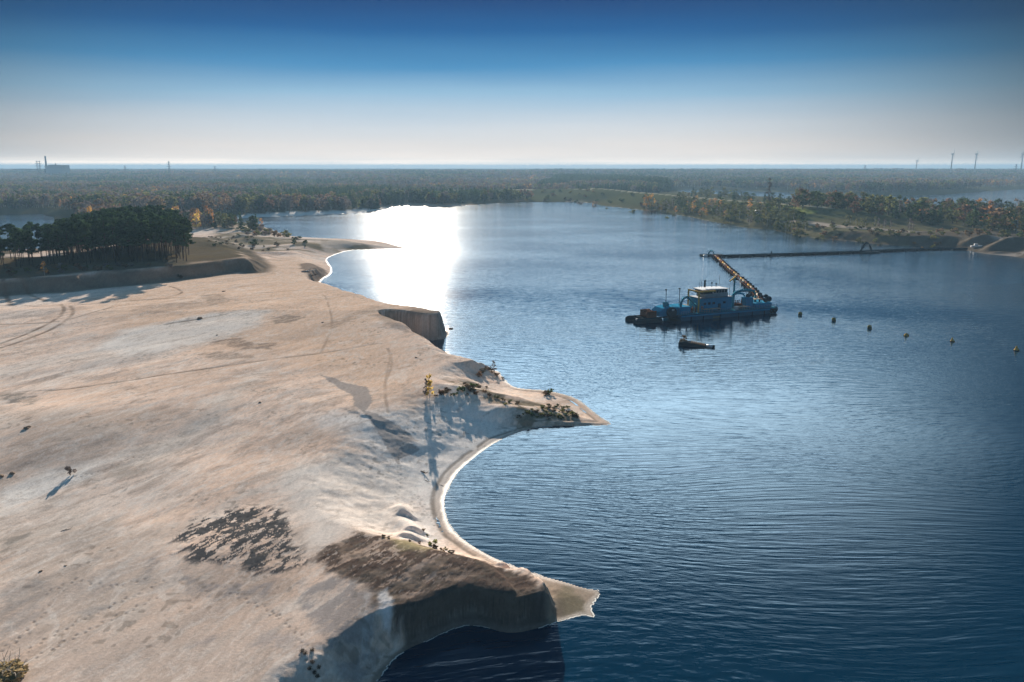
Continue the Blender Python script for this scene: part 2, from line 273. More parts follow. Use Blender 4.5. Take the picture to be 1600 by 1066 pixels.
def terrain_h(X, Y, full=True):
    """height of the land at X, Y (numpy arrays)"""
    sd, wd = sdist(X, Y, lakeS, lakeWS); sd = -sd
    wob = (fbm(X*.25, Y*.25, 3, 5)*1.7+fbm(X*.9, Y*.9, 3, 6)*.5)*np.clip(wd/6, .35, 1)
    s = sd + np.where(sd > 1.0, wob, 0)*sstep(1, 4, sd)
    b = base_h(X, Y)
    t = np.clip(s/wd, 0, 1)
    # low foreshore first, then the bank
    prof = t*t*(3-2*t)
    steep = sstep(0.18, .75, t)*.9 + .1*t
    k = sstep(9, 5, wd)
    prof = prof*(1-k)+steep*k
    z = b*prof
    face = np.clip(4*prof*(1-prof), 0, 1)*k*(sd > 0)
    z = z + face*(fbm(X*1.1, Y*1.1, 4, 15, .6)*1.1 + fbm(X*.35, Y*.35, 2, 16)*1.2)
    z = np.where(sd < 0, np.maximum(sd*.25, -2.5), z)
    if (Y < 130).any():
        nb = (Y < 110) & (Y > 55) & (np.abs(X) < 60)
        if nb.any():
            xn, yn = X[nb], Y[nb]; hs_, hw_ = sdist(xn, yn, HEADV, HEADW); zo = sdist(xn, yn, HZONE); sn = sd[nb]
            nz_ = fbm(xn*.9, yn*.9, 4, 181, .6)*1.1
            mk = sstep(-1.0, .15, (hs_+nz_*1.0+fbm(xn*.33, yn*.33, 2, 183)*1.3)/hw_); tal = 1.55*sstep(0, np.clip(hw_*1.2, 1.9, 4.5), sn)+nz_*.35*sstep(.2, 1, sn)
            zn = z[nb]; lo_ = np.where(sn > 0, np.minimum(zn, tal), zn); zz_ = lo_+(np.maximum(zn, np.where(sn > .8, 2.9+0*zn, zn)*sstep(1.0, 1.5, sn))-lo_)*mk
            zf = sstep(0, 1.2, zo); z[nb] = zn+(zz_-zn)*zf
        for (px_, py_, pz_, h_, rx_, ry_, an_) in SCARPS:
            c_ = P(px_, py_, pz_); a_ = R(an_); dx_ = X-c_.x; dy_ = Y-c_.y; u_ = dx_*math.cos(a_)+dy_*math.sin(a_); v_ = -dx_*math.sin(a_)+dy_*math.cos(a_)+.35*np.sin(u_*2.2+px_)
            z = z + h_*np.exp(-(u_/rx_)**2)*np.where(v_ > 0, np.exp(-(v_/ry_)**2), np.exp(-(v_/.32)**2))*(sd > .5)
    # pine terrace
    ts, tw = sdist(X, Y, terrace, terW)
    z = z + 4.6*sstep(-.55, .55, (ts+fbm(X*.1, Y*.1, 3, 9)*5)/tw)*sstep(2, 8, sd)
    # dike and far banks
    if full:
        dd = ldist(X, Y, dike)
        z = z + 9.3*np.clip(1-np.maximum(dd-3, 0)/110, 0, 1)**1.3*sstep(5, 60, sd)
        s2 = sdist(X, Y, lake_right); s3 = sdist(X, Y, lake_left)
        z = np.where(s2 > -40, np.where(s2 > 0, -1.5, z*sstep(0, 40, -s2)), z)
        z = np.where(s3 > -14, np.where(s3 > 0, -1.5, z*sstep(0, 14, -s3)+.05), z)
    land = sstep(1.5, 8, sd)
    near = sstep(700, 400, Y)
    # mounds, bowls and ridges of the sand
    m = 0
    for a in [(835,640,2.5,1.7,9,3.2,-8),(875,645,2,1.0,6,2.6,-10),(800,625,3,.7,8,5,0),(715,600,5,.3,9,7,0),
              (640,790,3.5,.9,2.6,3.4,20),(632,770,3.5,.7,1.6,1.6,0),(648,820,3.4,.8,2.4,2.4,0),(655,500,7,.9,8,5,0),(690,492,7,.9,4,4,0),(700,890,3.6,.2,7,4,-15),(600,880,3.6,.25,7,5,0),
              (350,850,3.6,.5,9,7,0),(330,750,4,.5,14,8,0),(170,640,5,1.0,20,18,30),(60,690,4.5,1.2,14,16,20),(300,600,5,1.0,16,26,10),(480,640,5,.9,14,20,0),(470,380,5,1.6,10,12,0),(395,372,5,2,7,8,0),(378,366,5,1.6,6,6,0),
              (430,395,4,1.0,14,5,0),(520,369,3,.8,30,14,0),(340,345,5,2,14,10,0),(1500,378,5,2.5,7,5,10),(1530,374,5,3,9,5,0),(1555,382,4,2.5,8,4,20),(1580,378,5,3,10,5,0),(1540,388,3,2,7,3,0)]:
        m = m + gmound(X, Y, *a)
    z = z + m*land
    # wind ridges, long axis roughly up-wind
    ca, sa = math.cos(R(30)), math.sin(R(30)); U = X*ca-Y*sa; Vv = X*sa+Y*ca
    amp = sstep(2, 12, sd)*near*(.10+.90*sstep(12, 34, sd))
    z = z + amp*(fbm(U*.07, Vv*.03, 3, 21)*.75 + (.5-np.abs(fbm(U*.10+3, Vv*.035, 3, 33))*3)*.10 + fbm(U*.5, Vv*.22, 4, 41, .6)*.07)
    z = z + sstep(600, 900, Y)*sstep(20, 80, sd)*fbm(X*.004, Y*.004, 3, 3)*6
    return z, sd, wd, ts

def H(x, y):
    a = np.array([x], float); b = np.array([y], float); return float(terrain_h(a, b)[0][0])
def HV(P_):
    P_ = np.asarray(P_, float); return terrain_h(P_[:, 0], P_[:, 1])[0]
def ground(px, py, it=4, z=4.0):
    """where the line of sight through px,py meets the land"""
    for _ in range(it):
        p = P(px, py, z); z = .5*z+.5*max(H(p.x, p.y), 0)
    p = P(px, py, z); p.z = H(p.x, p.y); return p
QUAL = 1.0
ny, nx = int(1050*QUAL), int(1050*QUAL)
yr = np.concatenate([np.linspace(-160, 38, 40, endpoint=False), 40*np.exp(np.linspace(0, math.log(700/40), ny)), 700*np.exp(np.linspace(0, math.log(22000/700), 170))[1:]])
ur = np.concatenate([-np.exp(np.linspace(math.log(2.6), math.log(.72), 60))[:-1], np.linspace(-.72, .72, nx), np.exp(np.linspace(math.log(.72), math.log(2.6), 60))[1:]])
UU, YY = np.meshgrid(ur, yr); XX = UU*np.maximum(YY, 40+0*YY)
XX = np.where(YY < 40, UU*40*1.6, XX)
X = XX.ravel(); Y = YY.ravel()
X = np.where(Y < 40, UU.ravel()*40*(1+(40-Y)/120), X)
Z, SD, WD, TS = terrain_h(X, Y)
TPX = []
def trackmask():
    tm = np.zeros_like(X)
    for L, wd_, zz in TRACKS:
        V = np.array([P(a, b, zz)[:2] for a, b in L]); V = smooth_poly(V, None, 2, False)
        bb = (X > V[:, 0].min()-3) & (X < V[:, 0].max()+3) & (Y > V[:, 1].min()-3) & (Y < V[:, 1].max()+3)
        if bb.any():
            d = ldist(X[bb], Y[bb], V); tm[bb] = np.maximum(tm[bb], sstep(wd_*2.4, wd_*.5, d)*(.55+.45*np.clip(fbm(X[bb]*.3, Y[bb]*.3, 2, 8)*3+.7, 0, 1)))
    return tm
TM = trackmask(); Z = Z - .07*TM
FM = np.zeros_like(X)
near_i = np.where((Y > 55) & (Y < 190) & (np.abs(X) < 110))[0]
for fx_, fy_ in FOOT:
    k = near_i[(np.abs(X[near_i]-fx_) < .6) & (np.abs(Y[near_i]-fy_) < .6)]
    d = np.hypot(X[k]-fx_, (Y[k]-fy_)); FM[k] = np.maximum(FM[k], sstep(.24, .06, d)*(.4+.6*vnoise(np.array([fx_*3.]), np.array([fy_*3.]), 7)[0]))
Z = Z - .05*FM

# ---------------------------------------------------------------- what the ground is made of (surface colours, some with shade painted in)
C = np.zeros((len(X), 3)); RGH = np.full(len(X), .9)
ca, sa = math.cos(R(30)), math.sin(R(30)); U = X*ca-Y*sa; Vv = X*sa+Y*ca
def lerp(mask, c):
    global C
    C = C*(1-mask[:, None])+np.array(c)[None, :]*mask[:, None]
def region(V, feather, seed=1, rag=3.0, z=4.0, fs=.3, streak=True):
    V = pts(V, z); mg = feather*2+rag*2
    bb = (X > V[:, 0].min()-mg) & (X < V[:, 0].max()+mg) & (Y > V[:, 1].min()-mg) & (Y < V[:, 1].max()+mg)
    out = np.zeros_like(X)
    if not bb.any(): return out
    s = sdist(X[bb], Y[bb], V)
    n = fbm(U[bb]*fs*1.6, Vv[bb]*fs*.7, 5, seed, .6) if streak else fbm(X[bb]*fs, Y[bb]*fs, 4, seed)
    out[bb] = sstep(-feather, feather, s+n*rag*2); return out
C[:] = (.82, .585, .445)
n1 = fbm(U*.05, Vv*.02, 4, 51); n2 = fbm(U*.35, Vv*.10, 5, 61, .6); n3 = fbm(U*.9, Vv*.3, 4, 71, .6)
lerp(sstep(-.05, .22, n1)*.6, (.70, .60, .52)); lerp(sstep(.0, .3, -n1)*.55, (.53, .375, .28))
lerp(sstep(.06, .2, n2)*.5, (.36, .275, .225)); lerp(sstep(.05, .22, -n2)*.45, (.68, .59, .51))
n4 = fbm(U*1.4, Vv*.32, 5, 77, .65); lerp(sstep(.10, .24, n4)*sstep(-.02, .12, n1+.5*n2)*.5, (.30, .24, .20)); lerp(sstep(.08, .22, -n4)*.35, (.70, .62, .55))
# warm tan apron in the middle distance, pale blown sand near the beaches
lerp(region([(300,420),(470,395),(560,455),(690,490),(600,520),(640,560),(660,640),(560,620),(440,560),(250,545),(120,490)], 10, 3, 6, 5, .08)*.8, (.68, .46, .32))
lerp(region([(640,640),(700,615),(800,632),(840,665),(740,700),(700,760),(690,830),(640,800),(620,720),(560,690),(500,660)], 4, 4, 3)*.85, (.80, .73, .67))
lerp(region([(430,740),(560,700),(640,700),(650,800),(560,830),(500,860),(470,850),(440,790)], 4, 5, 2)*.7, (.74, .67, .60))
lerp(region([(190,522),(330,500),(420,496),(400,520),(300,545),(200,560),(150,545)], 3, 6, 3, 5)*.75, (.76, .69, .62))
lerp(region([(0,770),(80,740),(170,722),(140,745),(60,775),(0,800)], 1.5, 7, 1.5)*.8, (.80, .73, .66))
lerp(region([(170,720),(260,690),(400,600),(420,585),(330,680),(230,730)], 2, 8, 2)*.5, (.60, .53, .46))
lerp(region([(0,820),(120,800),(260,820),(300,900),(180,960),(60,960),(0,900)], 4, 9, 4)*.55, (.42, .36, .31))
lerp(region([(0,960),(300,930),(500,960),(560,1000),(560,1200),(0,1300)], 8, 10, 4)*.6, (.42, .355, .31))  # grey lower corner; lens edge darkening also put into the sand colour
lerp(region([(0,640),(150,650),(300,640),(200,700),(0,745)], 6, 12, 4, 5)*.5, (.42, .325, .26))
PATCHN = .4+.6*sstep(-.10, .04, fbm(U*1.3, Vv*.4, 5, 131, .65))
for sc_, sd_, th, amt in ((.16, 151, .03, .42), (.34, 153, .05, .38), (.8, 155, .06, .30)):
    n5 = fbm(U*sc_*1.3+fbm(X*.05, Y*.05, 2, 157)*2, Vv*sc_*.42, 5, sd_, .55); gate = sstep(-.02, .10, fbm(X*.03, Y*.03, 3, sd_+1))
    lerp(sstep(th, th+.006, n5)*sstep(th+.11, th+.01, n5)*gate*amt, (.40, .315, .26)); lerp(sstep(-th, -th-.006, n5)*sstep(-th-.09, -th-.01, n5)*amt*.8, (.80, .71, .63))
# darker grey and crusted sand: drawn patches, slip face and ridge among them
for L, s_, c in [
  ([(500,592),(520,596),(540,603),(575,610),(583,632),(570,648),(555,640),(553,625),(530,612)], .85, (.34, .29, .26)),
  ([(560,645),(610,655),(655,668),(640,673),(655,676),(625,690),(625,702),(600,680),(575,655)], .8, (.36, .31, .28)),
  ([(330,545),(372,538),(395,547),(432,545),(425,555),(380,556)], .8, (.27, .20, .155)), ([(300,565),(340,560),(380,562),(395,568),(350,573)], .7, (.29, .22, .17)),
  ([(425,513),(450,506),(480,509),(455,518),(430,519)], .8, (.29, .22, .17)), ([(230,490),(300,482),(340,488),(290,496),(240,504),(205,500)], .55, (.30, .22, .17)), ([(310,470),(345,468),(360,482),(330,490)], .6, (.29, .22, .17)),
  ([(500,520),(545,505),(590,490),(595,494),(560,510),(520,525)], .5, (.33, .24, .18)), ([(0,620),(30,618),(55,625),(30,634),(0,630)], .8, (.23, .20, .17)), ([(42,632),(62,628),(55,640),(40,641)], .7, (.26, .22, .18)),
  ([(0,838),(40,826),(30,840),(0,855)], .75, (.25, .22, .19)), ([(170,738),(190,723),(240,724),(230,738),(180,745)], .5, (.36, .31, .265)), ([(0,900),(60,890),(80,910),(40,960),(0,975)], .5, (.33, .29, .265)),
  ([(130,905),(170,885),(190,892),(150,918)], .5, (.33, .29, .27)), ([(215,895),(238,865),(245,895),(225,905)], .6, (.28, .25, .235)), ([(120,940),(175,925),(180,932),(130,945)], .6, (.31, .28, .26)),
  ([(285,890),(310,893),(370,905),(430,905),(420,925),(350,920),(300,925)], .75, (.30, .265, .25)), ([(470,905),(520,893),(560,903),(600,930),(585,975),(560,1010),(520,1000),(490,960)], .8, (.30, .265, .25)),
  ([(295,992),(320,980),(350,978),(325,992),(300,998)], .6, (.34, .29, .27)), ([(390,992),(425,975),(455,982),(480,1005),(440,995),(410,990)], .5, (.36, .31, .29)),
  ([(40,663),(52,665),(50,672),(36,672)], .7, (.25, .19, .15)), ([(560,765),(600,755),(640,770),(620,790),(575,790)], .4, (.44, .39, .35)), ([(400,860),(440,845),(470,855)], .5, (.3, .27, .25))]:
    cr_ = L[0] in ((500, 592), (560, 645)); lerp(region(L, .15 if cr_ else .6, int(L[0][0])+int(L[0][1]), .5 if cr_ else 1.6, 4.3, .5)*s_*(1 if cr_ else PATCHN), c)
# crust of grey moss and stones with sand blown through it
mossA = region([(285,832),(300,815),(345,803),(400,793),(420,790),(440,800),(447,822),(462,845),(470,862),(472,880),(440,893),(395,893),(340,885),(295,878),(282,858)], .8, 15, 2.2, 3.6, .5)
mossB = region([(487,878),(520,850),(560,832),(600,828),(640,838),(700,848),(760,862),(800,880),(845,905),(850,925),(830,940),(790,937),(750,925),(712,930),(680,945),(640,958),(610,955),(585,925),(560,905),(520,893)], .8, 17, 1.6, 3.6, .5)
holes = np.maximum(sstep(.075, .115, fbm(U*2.4, Vv*.8, 5, 81, .65)), sstep(.09, .13, fbm(U*.7, Vv*.3, 4, 82, .6))); grain = fbm(X*5, Y*5, 3, 91, .7)
lerp(mossA*np.clip(1-holes*1.1, 0, 1), (.095, .088, .085)); lerp(mossB*np.clip(1-holes*.45*sstep(0, -12, X), 0, 1), (.125, .088, .070))
lerp(mossB*sstep(.02, .16, fbm(X*.8, Y*.8, 4, 93))*.7, (.12, .095, .075)); lerp(mossB*sstep(.05, .2, fbm(X*.5, Y*.5, 4, 94))*.45, (.30, .22, .165))
scarp = mossB*0
lerp(region([(628,962),(650,950),(722,926),(780,934),(828,936),(852,922),(868,945),(866,978),(828,992),(787,996),(722,986),(690,1002),(650,1018),(625,1000)], .5, 26, .8, 2, .6)*.9, (.085, .070, .060))  # cliff face soil, with its shade painted in as darker colour
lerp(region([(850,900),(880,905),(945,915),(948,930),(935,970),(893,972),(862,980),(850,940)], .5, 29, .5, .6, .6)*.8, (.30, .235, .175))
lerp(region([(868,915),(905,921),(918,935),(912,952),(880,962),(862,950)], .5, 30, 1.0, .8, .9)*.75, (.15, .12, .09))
lerp(region([(588,512),(640,500),(690,494),(703,512),(700,532),(655,542),(610,532)], .8, 31, 1.2, 3, .5)*.5, (.30, .235, .19))
strata = fbm(Z*2.6+fbm(X*.2, Y*.2, 2, 161)*1.5, X*.05, 3, 163)
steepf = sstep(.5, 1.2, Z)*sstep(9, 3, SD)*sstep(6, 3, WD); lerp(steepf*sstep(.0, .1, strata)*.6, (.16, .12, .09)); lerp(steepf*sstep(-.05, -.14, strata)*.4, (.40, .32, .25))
lerp(region([(466,417),(490,412),(512,414),(505,432),(490,440),(474,432)], 1, 34, 2, 3, .3)*.75, (.15, .115, .09))
# pale slip faces near the second crust
lerp(region([(588,925),(605,918),(615,940),(608,958),(596,950)], .4, 18, .7, 3.6, .8)*.9, (.66, .61, .58))
lerp(region([(560,960),(575,935),(580,970),(568,990)], .4, 19, .8, 3.0, .9)*.55, (.55, .50, .47))
lerp(region([(605,835),(650,838),(690,850),(660,862),(620,858)], 1, 20, 1, 3.6, .6)*.6, (.40, .33, .18))
# scrub ground on the spits and far dunes
scr = region([(690,612),(740,600),(790,622),(850,620),(900,632),(905,655),(860,660),(820,660),(800,640),(740,625)], 1.5, 23, 1.6, 2.2, .5)
lerp(scr*.85*sstep(-.2, .06, fbm(X*.6, Y*.6, 4, 95)), (.17, .135, .085))
lerp(region([(880,905),(905,920),(915,950),(885,960),(870,935)], .6, 24, .8, .5, .7)*.6, (.20, .17, .11))
scrubN = region([(310,398),(345,352),(400,358),(470,372),(560,374),(600,379),(560,388),(500,388),(430,390),(400,398),(395,408)], 4, 25, 6, 4, .07)
lerp(scrubN*.9*sstep(-.25, .0, fbm(X*.09, Y*.09, 4, 96)), (.19, .155, .10)); lerp(scrubN*sstep(.06, .16, fbm(X*.05, Y*.03, 4, 97))*.8, (.52, .43, .36))
lerp(sstep(-2, 8, TS+fbm(X*.08, Y*.08, 3, 98)*14)*.92, (.085, .07, .043)); lerp(sstep(0, 10, TS)*sstep(.0, .2, fbm(X*.1, Y*.1, 4, 99))*.6, (.15, .11, .06))
lerp(sstep(-9, -3, TS)*sstep(5, 1, TS)*(Y > 150)*.85, (.115, .095, .07))  # bank face: dark grass, its shade also painted into the colour
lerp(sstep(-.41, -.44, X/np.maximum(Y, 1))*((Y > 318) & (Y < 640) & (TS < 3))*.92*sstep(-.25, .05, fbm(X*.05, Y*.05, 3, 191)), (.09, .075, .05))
# beyond the lake: woodland floor and grass
far = sstep(540, 620, Y+fbm(X*.006, Y*.006, 3, 31)*120)
shoreband = sstep(45, 12, SD)
lerp(far*(1-.6*shoreband*sstep(.0, .15, fbm(X*.02, Y*.02, 3, 32))), (.085, .075, .04))
rightland = sstep(.33, .40, X/np.maximum(Y, 1)+0)*sstep(380, 400, Y)
lerp(np.clip(sstep(60, 110, X)*sstep(385, 400, Y), 0, 1)*.95, (.11, .10, .05))
dkd = ldist(X, Y, dike)
lerp((Y > 600)*sstep(150, 100, dkd)*sstep(12, 30, SD)*.9, (.10, .105, .050)); lerp((Y > 600)*sstep(4.5, 2.5, dkd)*.9, (.42, .37, .28))
q = np.array([P(a, b, 6)[:2] for a, b in [(1240,345),(1300,352),(1380,357),(1440,361),(1520,368),(1600,372),(1700,380)]])
lerp(sstep(9, 4, ldist(X, Y, q))*.85*(Y > 300), (.42, .34, .28))
q = np.array([P(a, b, 5)[:2] for a, b in [(1195,334),(1240,340),(1262,344)]]); lerp(sstep(9, 5, ldist(X, Y, q))*(Y > 300), (.20, .21, .06))
lerp(region([(1400,372),(1480,366),(1600,368),(1960,385),(1960,430),(1590,403),(1520,395),(1475,387)], 5, 27, 8, 3, .05)*.95, (.13, .105, .08))
lerp(region([(1510,380),(1545,377),(1600,386),(1600,392),(1530,390)], 1, 28, 6, 3, .12)*.6, (.40, .34, .30))
lerp(region([(345,352),(352,343),(378,338),(440,335),(534,331),(600,324),(614,324),(606,331),(534,338),(440,341.5),(385,344),(366,350)], 1.5, 33, 1.5, 0, .1)*.9, (.78, .72, .66))
lerp(((X > 205) & (Y < 520) & (Y > 330))*sstep(-.2, .05, fbm(X*.06, Y*.06, 4, 171))*.9+((X > 205) & (Y < 520) & (Y > 330))*.05, (.115, .092, .07))
# wet rim and damp berm lines
wet = sstep(.9, .25, SD+fbm(X*.5, Y*.5, 2, 36)*.5)
lerp(wet*.75, (.17, .135, .11)); RGH = RGH*(1-wet*.55); lerp(sstep(2.2, 1.0, SD+fbm(X*.4, Y*.4, 3, 39)*.8)*((Y > 80) & (Y < 160))*.45, (.40, .31, .24))
berm = sstep(.5, .1, np.abs(SD-(1.7+fbm(X*.12, Y*.12, 3, 37)*1.2)))*((Y > 85) & (Y < 160))*sstep(.0, .1, fbm(X*.3, Y*.3, 3, 38)+.25)
lerp(berm*.65, (.15, .12, .095)); Z = Z - .04*berm*(X > -12)
lerp(TM*(.45+.35*(X < -60))*sstep(-.3, .0, fbm(X*.15, Y*.15, 3, 141)), (.20, .14, .10)); lerp(FM*.75, (.17, .13, .105))
# litter of small twigs and grit
grit = sstep(.76, .84, vnoise(X*1.6, Y*1.6, 121))*sstep(.05, .2, fbm(X*.15, Y*.15, 3, 122))*(Y < 260)
lerp(grit*.45, (.18, .145, .115))
C *= (1+.10*grain+.10*n3)[:, None]
C = np.clip(C, .02, .8)
Z = Z + (mossA*.05+mossB*.06)*sstep(-.2, .2, fbm(U*2.2, Vv*1.2, 3, 101))*(SD > 2)
ncol = len(ur); nrow = len(yr)
ii = np.arange(nrow*ncol).reshape(nrow, ncol)
F = np.stack([ii[:-1, :-1], ii[:-1, 1:], ii[1:, 1:], ii[1:, :-1]], -1).reshape(-1, 4)
# leave out cells that lie deep under the water (the lake bed below is never seen)
keep = ~((SD[F] < -14).all(axis=1)); F = F[keep]
V = np.stack([X, Y, Z], 1)
me = quad_mesh('ground', V, F, smooth=True)
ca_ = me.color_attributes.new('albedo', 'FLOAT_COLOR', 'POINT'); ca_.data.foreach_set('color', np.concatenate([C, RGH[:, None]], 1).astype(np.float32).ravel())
gm = bpy.data.materials.new('sand_and_soil'); gm.use_nodes = True; t = gm.node_tree; n = t.nodes; b = n['Principled BSDF']; b.inputs['Specular IOR Level'].default_value = .03
at = n.new('ShaderNodeVertexColor'); at.layer_name = 'albedo'; co = n.new('ShaderNodeTexCoord')
nz = n.new('ShaderNodeTexNoise'); nz.inputs['Scale'].default_value = 3.0; nz.inputs['Detail'].default_value = 8; nz.inputs['Roughness'].default_value = .7; t.links.new(co.outputs['Object'], nz.inputs['Vector'])
mr_ = n.new('ShaderNodeMapRange'); t.links.new(nz.outputs['Fac'], mr_.inputs['Value']); mr_.inputs['From Min'].default_value = .3; mr_.inputs['From Max'].default_value = .7; mr_.inputs['To Min'].default_value = .86; mr_.inputs['To Max'].default_value = 1.12
mpw = n.new('ShaderNodeMapping'); mpw.inputs['Rotation'].default_value = (0, 0, R(30)); mpw.inputs['Scale'].default_value = (1.5, .38, 1); t.links.new(co.outputs['Object'], mpw.inputs[0])
nz2 = n.new('ShaderNodeTexNoise'); nz2.inputs['Scale'].default_value = 1.0; nz2.inputs['Detail'].default_value = 10; nz2.inputs['Roughness'].default_value = .78; t.links.new(mpw.outputs[0], nz2.inputs['Vector'])
mz2 = n.new('ShaderNodeMapRange'); t.links.new(nz2.outputs['Fac'], mz2.inputs['Value']); mz2.inputs['From Min'].default_value = .33; mz2.inputs['From Max'].default_value = .6; mz2.inputs['To Min'].default_value = .84; mz2.inputs['To Max'].default_value = 1.06
mzz = n.new('ShaderNodeMath'); mzz.operation = 'MULTIPLY'; t.links.new(mr_.outputs[0], mzz.inputs[0]); t.links.new(mz2.outputs[0], mzz.inputs[1])
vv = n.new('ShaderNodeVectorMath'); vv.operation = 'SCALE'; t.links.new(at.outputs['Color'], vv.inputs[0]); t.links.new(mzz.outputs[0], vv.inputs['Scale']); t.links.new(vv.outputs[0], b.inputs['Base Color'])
b.inputs['Roughness'].default_value = .5; b.inputs['Specular IOR Level'].default_value = .3
df = n.new('ShaderNodeBsdfDiffuse'); df.inputs['Roughness'].default_value = .4; t.links.new(vv.outputs[0], df.inputs[0])
fm_ = n.new('ShaderNodeMapRange'); t.links.new(at.outputs['Alpha'], fm_.inputs['Value']); fm_.inputs['From Min'].default_value = .9; fm_.inputs['From Max'].default_value = .4; fm_.inputs['To Max'].default_value = .3
msh = n.new('ShaderNodeMixShader'); t.links.new(fm_.outputs[0], msh.inputs[0]); t.links.new(df.outputs[0], msh.inputs[1]); t.links.new(b.outputs[0], msh.inputs[2]); t.links.new(msh.outputs[0], n['Material Output'].inputs[0])
bp = n.new('ShaderNodeBump'); bp.inputs['Strength'].default_value = .35; bp.inputs['Distance'].default_value = .12; t.links.new(nz.outputs['Fac'], bp.inputs['Height']); t.links.new(bp.outputs[0], b.inputs['Normal']); t.links.new(bp.outputs[0], df.inputs['Normal'])
me.materials.append(gm)
go = bpy.data.objects.new('ground', me); col.objects.link(go); tag(go, kind='structure')
# a plain bed under the lakes closes the sheet
bed = mesh_obj('lake_bed', [(-30000, -400, -2.6), (30000, -400, -2.6), (30000, 24000, -2.6), (-30000, 24000, -2.6)], [(0, 1, 2, 3)], mat('lake_bed', (.1, .09, .07))); tag(bed, kind='structure')

# ---------------------------------------------------------------- water
wm_ = bpy.data.materials.new('lake_water'); wm_.use_nodes = True; t = wm_.node_tree; n = t.nodes; b = n['Principled BSDF']
b.inputs['Base Color'].default_value = (.0012, .020, .044, 1); b.inputs['IOR'].default_value = 1.37; b.inputs['Specular IOR Level'].default_value = .5
co = n.new('ShaderNodeTexCoord')
def wv(scale, rot, stretch, detail, dist=0.0):
    mp = n.new('ShaderNodeMapping'); mp.inputs['Rotation'].default_value = (0, 0, R(rot)); mp.inputs['Scale'].default_value = (stretch, 1, 1); t.links.new(warp.outputs[0], mp.inputs[0])
    z = n.new('ShaderNodeTexNoise'); z.inputs['Scale'].default_value = scale; z.inputs['Detail'].default_value = detail; z.inputs['Distortion'].default_value = dist; t.links.new(mp.outputs[0], z.inputs['Vector']); return z.outputs['Fac']
# slow bending of the wave fronts
wz = n.new('ShaderNodeTexNoise'); wz.inputs['Scale'].default_value = .012; wz.inputs['Detail'].default_value = 1; t.links.new(co.outputs['Object'], wz.inputs['Vector'])
ws1 = n.new('ShaderNodeVectorMath'); ws1.operation = 'SUBTRACT'; t.links.new(wz.outputs['Color'], ws1.inputs[0]); ws1.inputs[1].default_value = (.5, .5, .5)
ws2 = n.new('ShaderNodeVectorMath'); ws2.operation = 'SCALE'; t.links.new(ws1.outputs[0], ws2.inputs[0]); ws2.inputs['Scale'].default_value = 45
warp = n.new('ShaderNodeVectorMath'); warp.operation = 'ADD'; t.links.new(co.outputs['Object'], warp.inputs[0]); t.links.new(ws2.outputs[0], warp.inputs[1])
def mth(op, a, b_=None, c=None):
    m = n.new('ShaderNodeMath'); m.operation = op
    for k, v in enumerate((a, b_, c)):
        if v is None: continue
        if isinstance(v, (int, float)): m.inputs[k].default_value = v
        else: t.links.new(v, m.inputs[k])
    return m.outputs[0]
h1 = wv(1.15, 3, .075, 2, .0); h2 = wv(2.2, -10, .14, 2); h3 = wv(.28, 12, .35, 2); h4 = wv(4.0, 0, .35, 2)
hh = mth('ADD', mth('MULTIPLY', h1, 1.0), mth('MULTIPLY', h2, .38)); hh = mth('ADD', hh, mth('MULTIPLY', h3, .25)); hh = mth('ADD', hh, mth('MULTIPLY', h4, .07))
patch = n.new('ShaderNodeTexNoise'); patch.inputs['Scale'].default_value = .015; patch.inputs['Detail'].default_value = 3; mp0 = n.new('ShaderNodeMapping'); mp0.inputs['Scale'].default_value = (.5, 1, 1); t.links.new(co.outputs['Object'], mp0.inputs[0]); t.links.new(mp0.outputs[0], patch.inputs['Vector'])
pr = n.new('ShaderNodeMapRange'); t.links.new(patch.outputs['Fac'], pr.inputs['Value']); pr.inputs['From Min'].default_value = .35; pr.inputs['From Max'].default_value = .65; pr.inputs['To Min'].default_value = .5; pr.inputs['To Max'].default_value = 1.2
sp = n.new('ShaderNodeSeparateXYZ'); t.links.new(co.outputs['Object'], sp.inputs[0])
bp = n.new('ShaderNodeBump'); bp.inputs['Distance'].default_value = .115; t.links.new(hh, bp.inputs['Height']); ry = n.new('ShaderNodeMapRange'); t.links.new(sp.outputs['Y'], ry.inputs['Value']); ry.inputs['From Min'].default_value = 90; ry.inputs['From Max'].default_value = 330; ry.inputs['To Min'].default_value = .62; ry.inputs['To Max'].default_value = 1.0
t.links.new(mth('MULTIPLY', pr.outputs[0], ry.outputs[0]), bp.inputs['Strength']); t.links.new(bp.outputs[0], b.inputs['Normal'])
rr = n.new('ShaderNodeMapRange'); t.links.new(sp.outputs['Y'], rr.inputs['Value']); rr.inputs['From Min'].default_value = 110; rr.inputs['From Max'].default_value = 420; rr.inputs['To Min'].default_value = .05; rr.inputs['To Max'].default_value = .115; t.links.new(rr.outputs[0], b.inputs['Roughness'])
gx = np.concatenate([-np.geomspace(30000, 100, 30), np.linspace(-80, 80, 9), np.geomspace(100, 30000, 30)]); gy = np.concatenate([[-400, -200, -60, 0], np.geomspace(40, 24000, 60)])
GX, GY = np.meshgrid(gx, gy); ii = np.arange(GX.size).reshape(GX.shape)
wo = bpy.data.objects.new('water', quad_mesh('water', np.stack([GX.ravel(), GY.ravel(), 0*GX.ravel()], 1), np.stack([ii[:-1, :-1], ii[:-1, 1:], ii[1:, 1:], ii[1:, :-1]], -1).reshape(-1, 4), [wm_])); col.objects.link(wo); tag(wo, kind='structure')

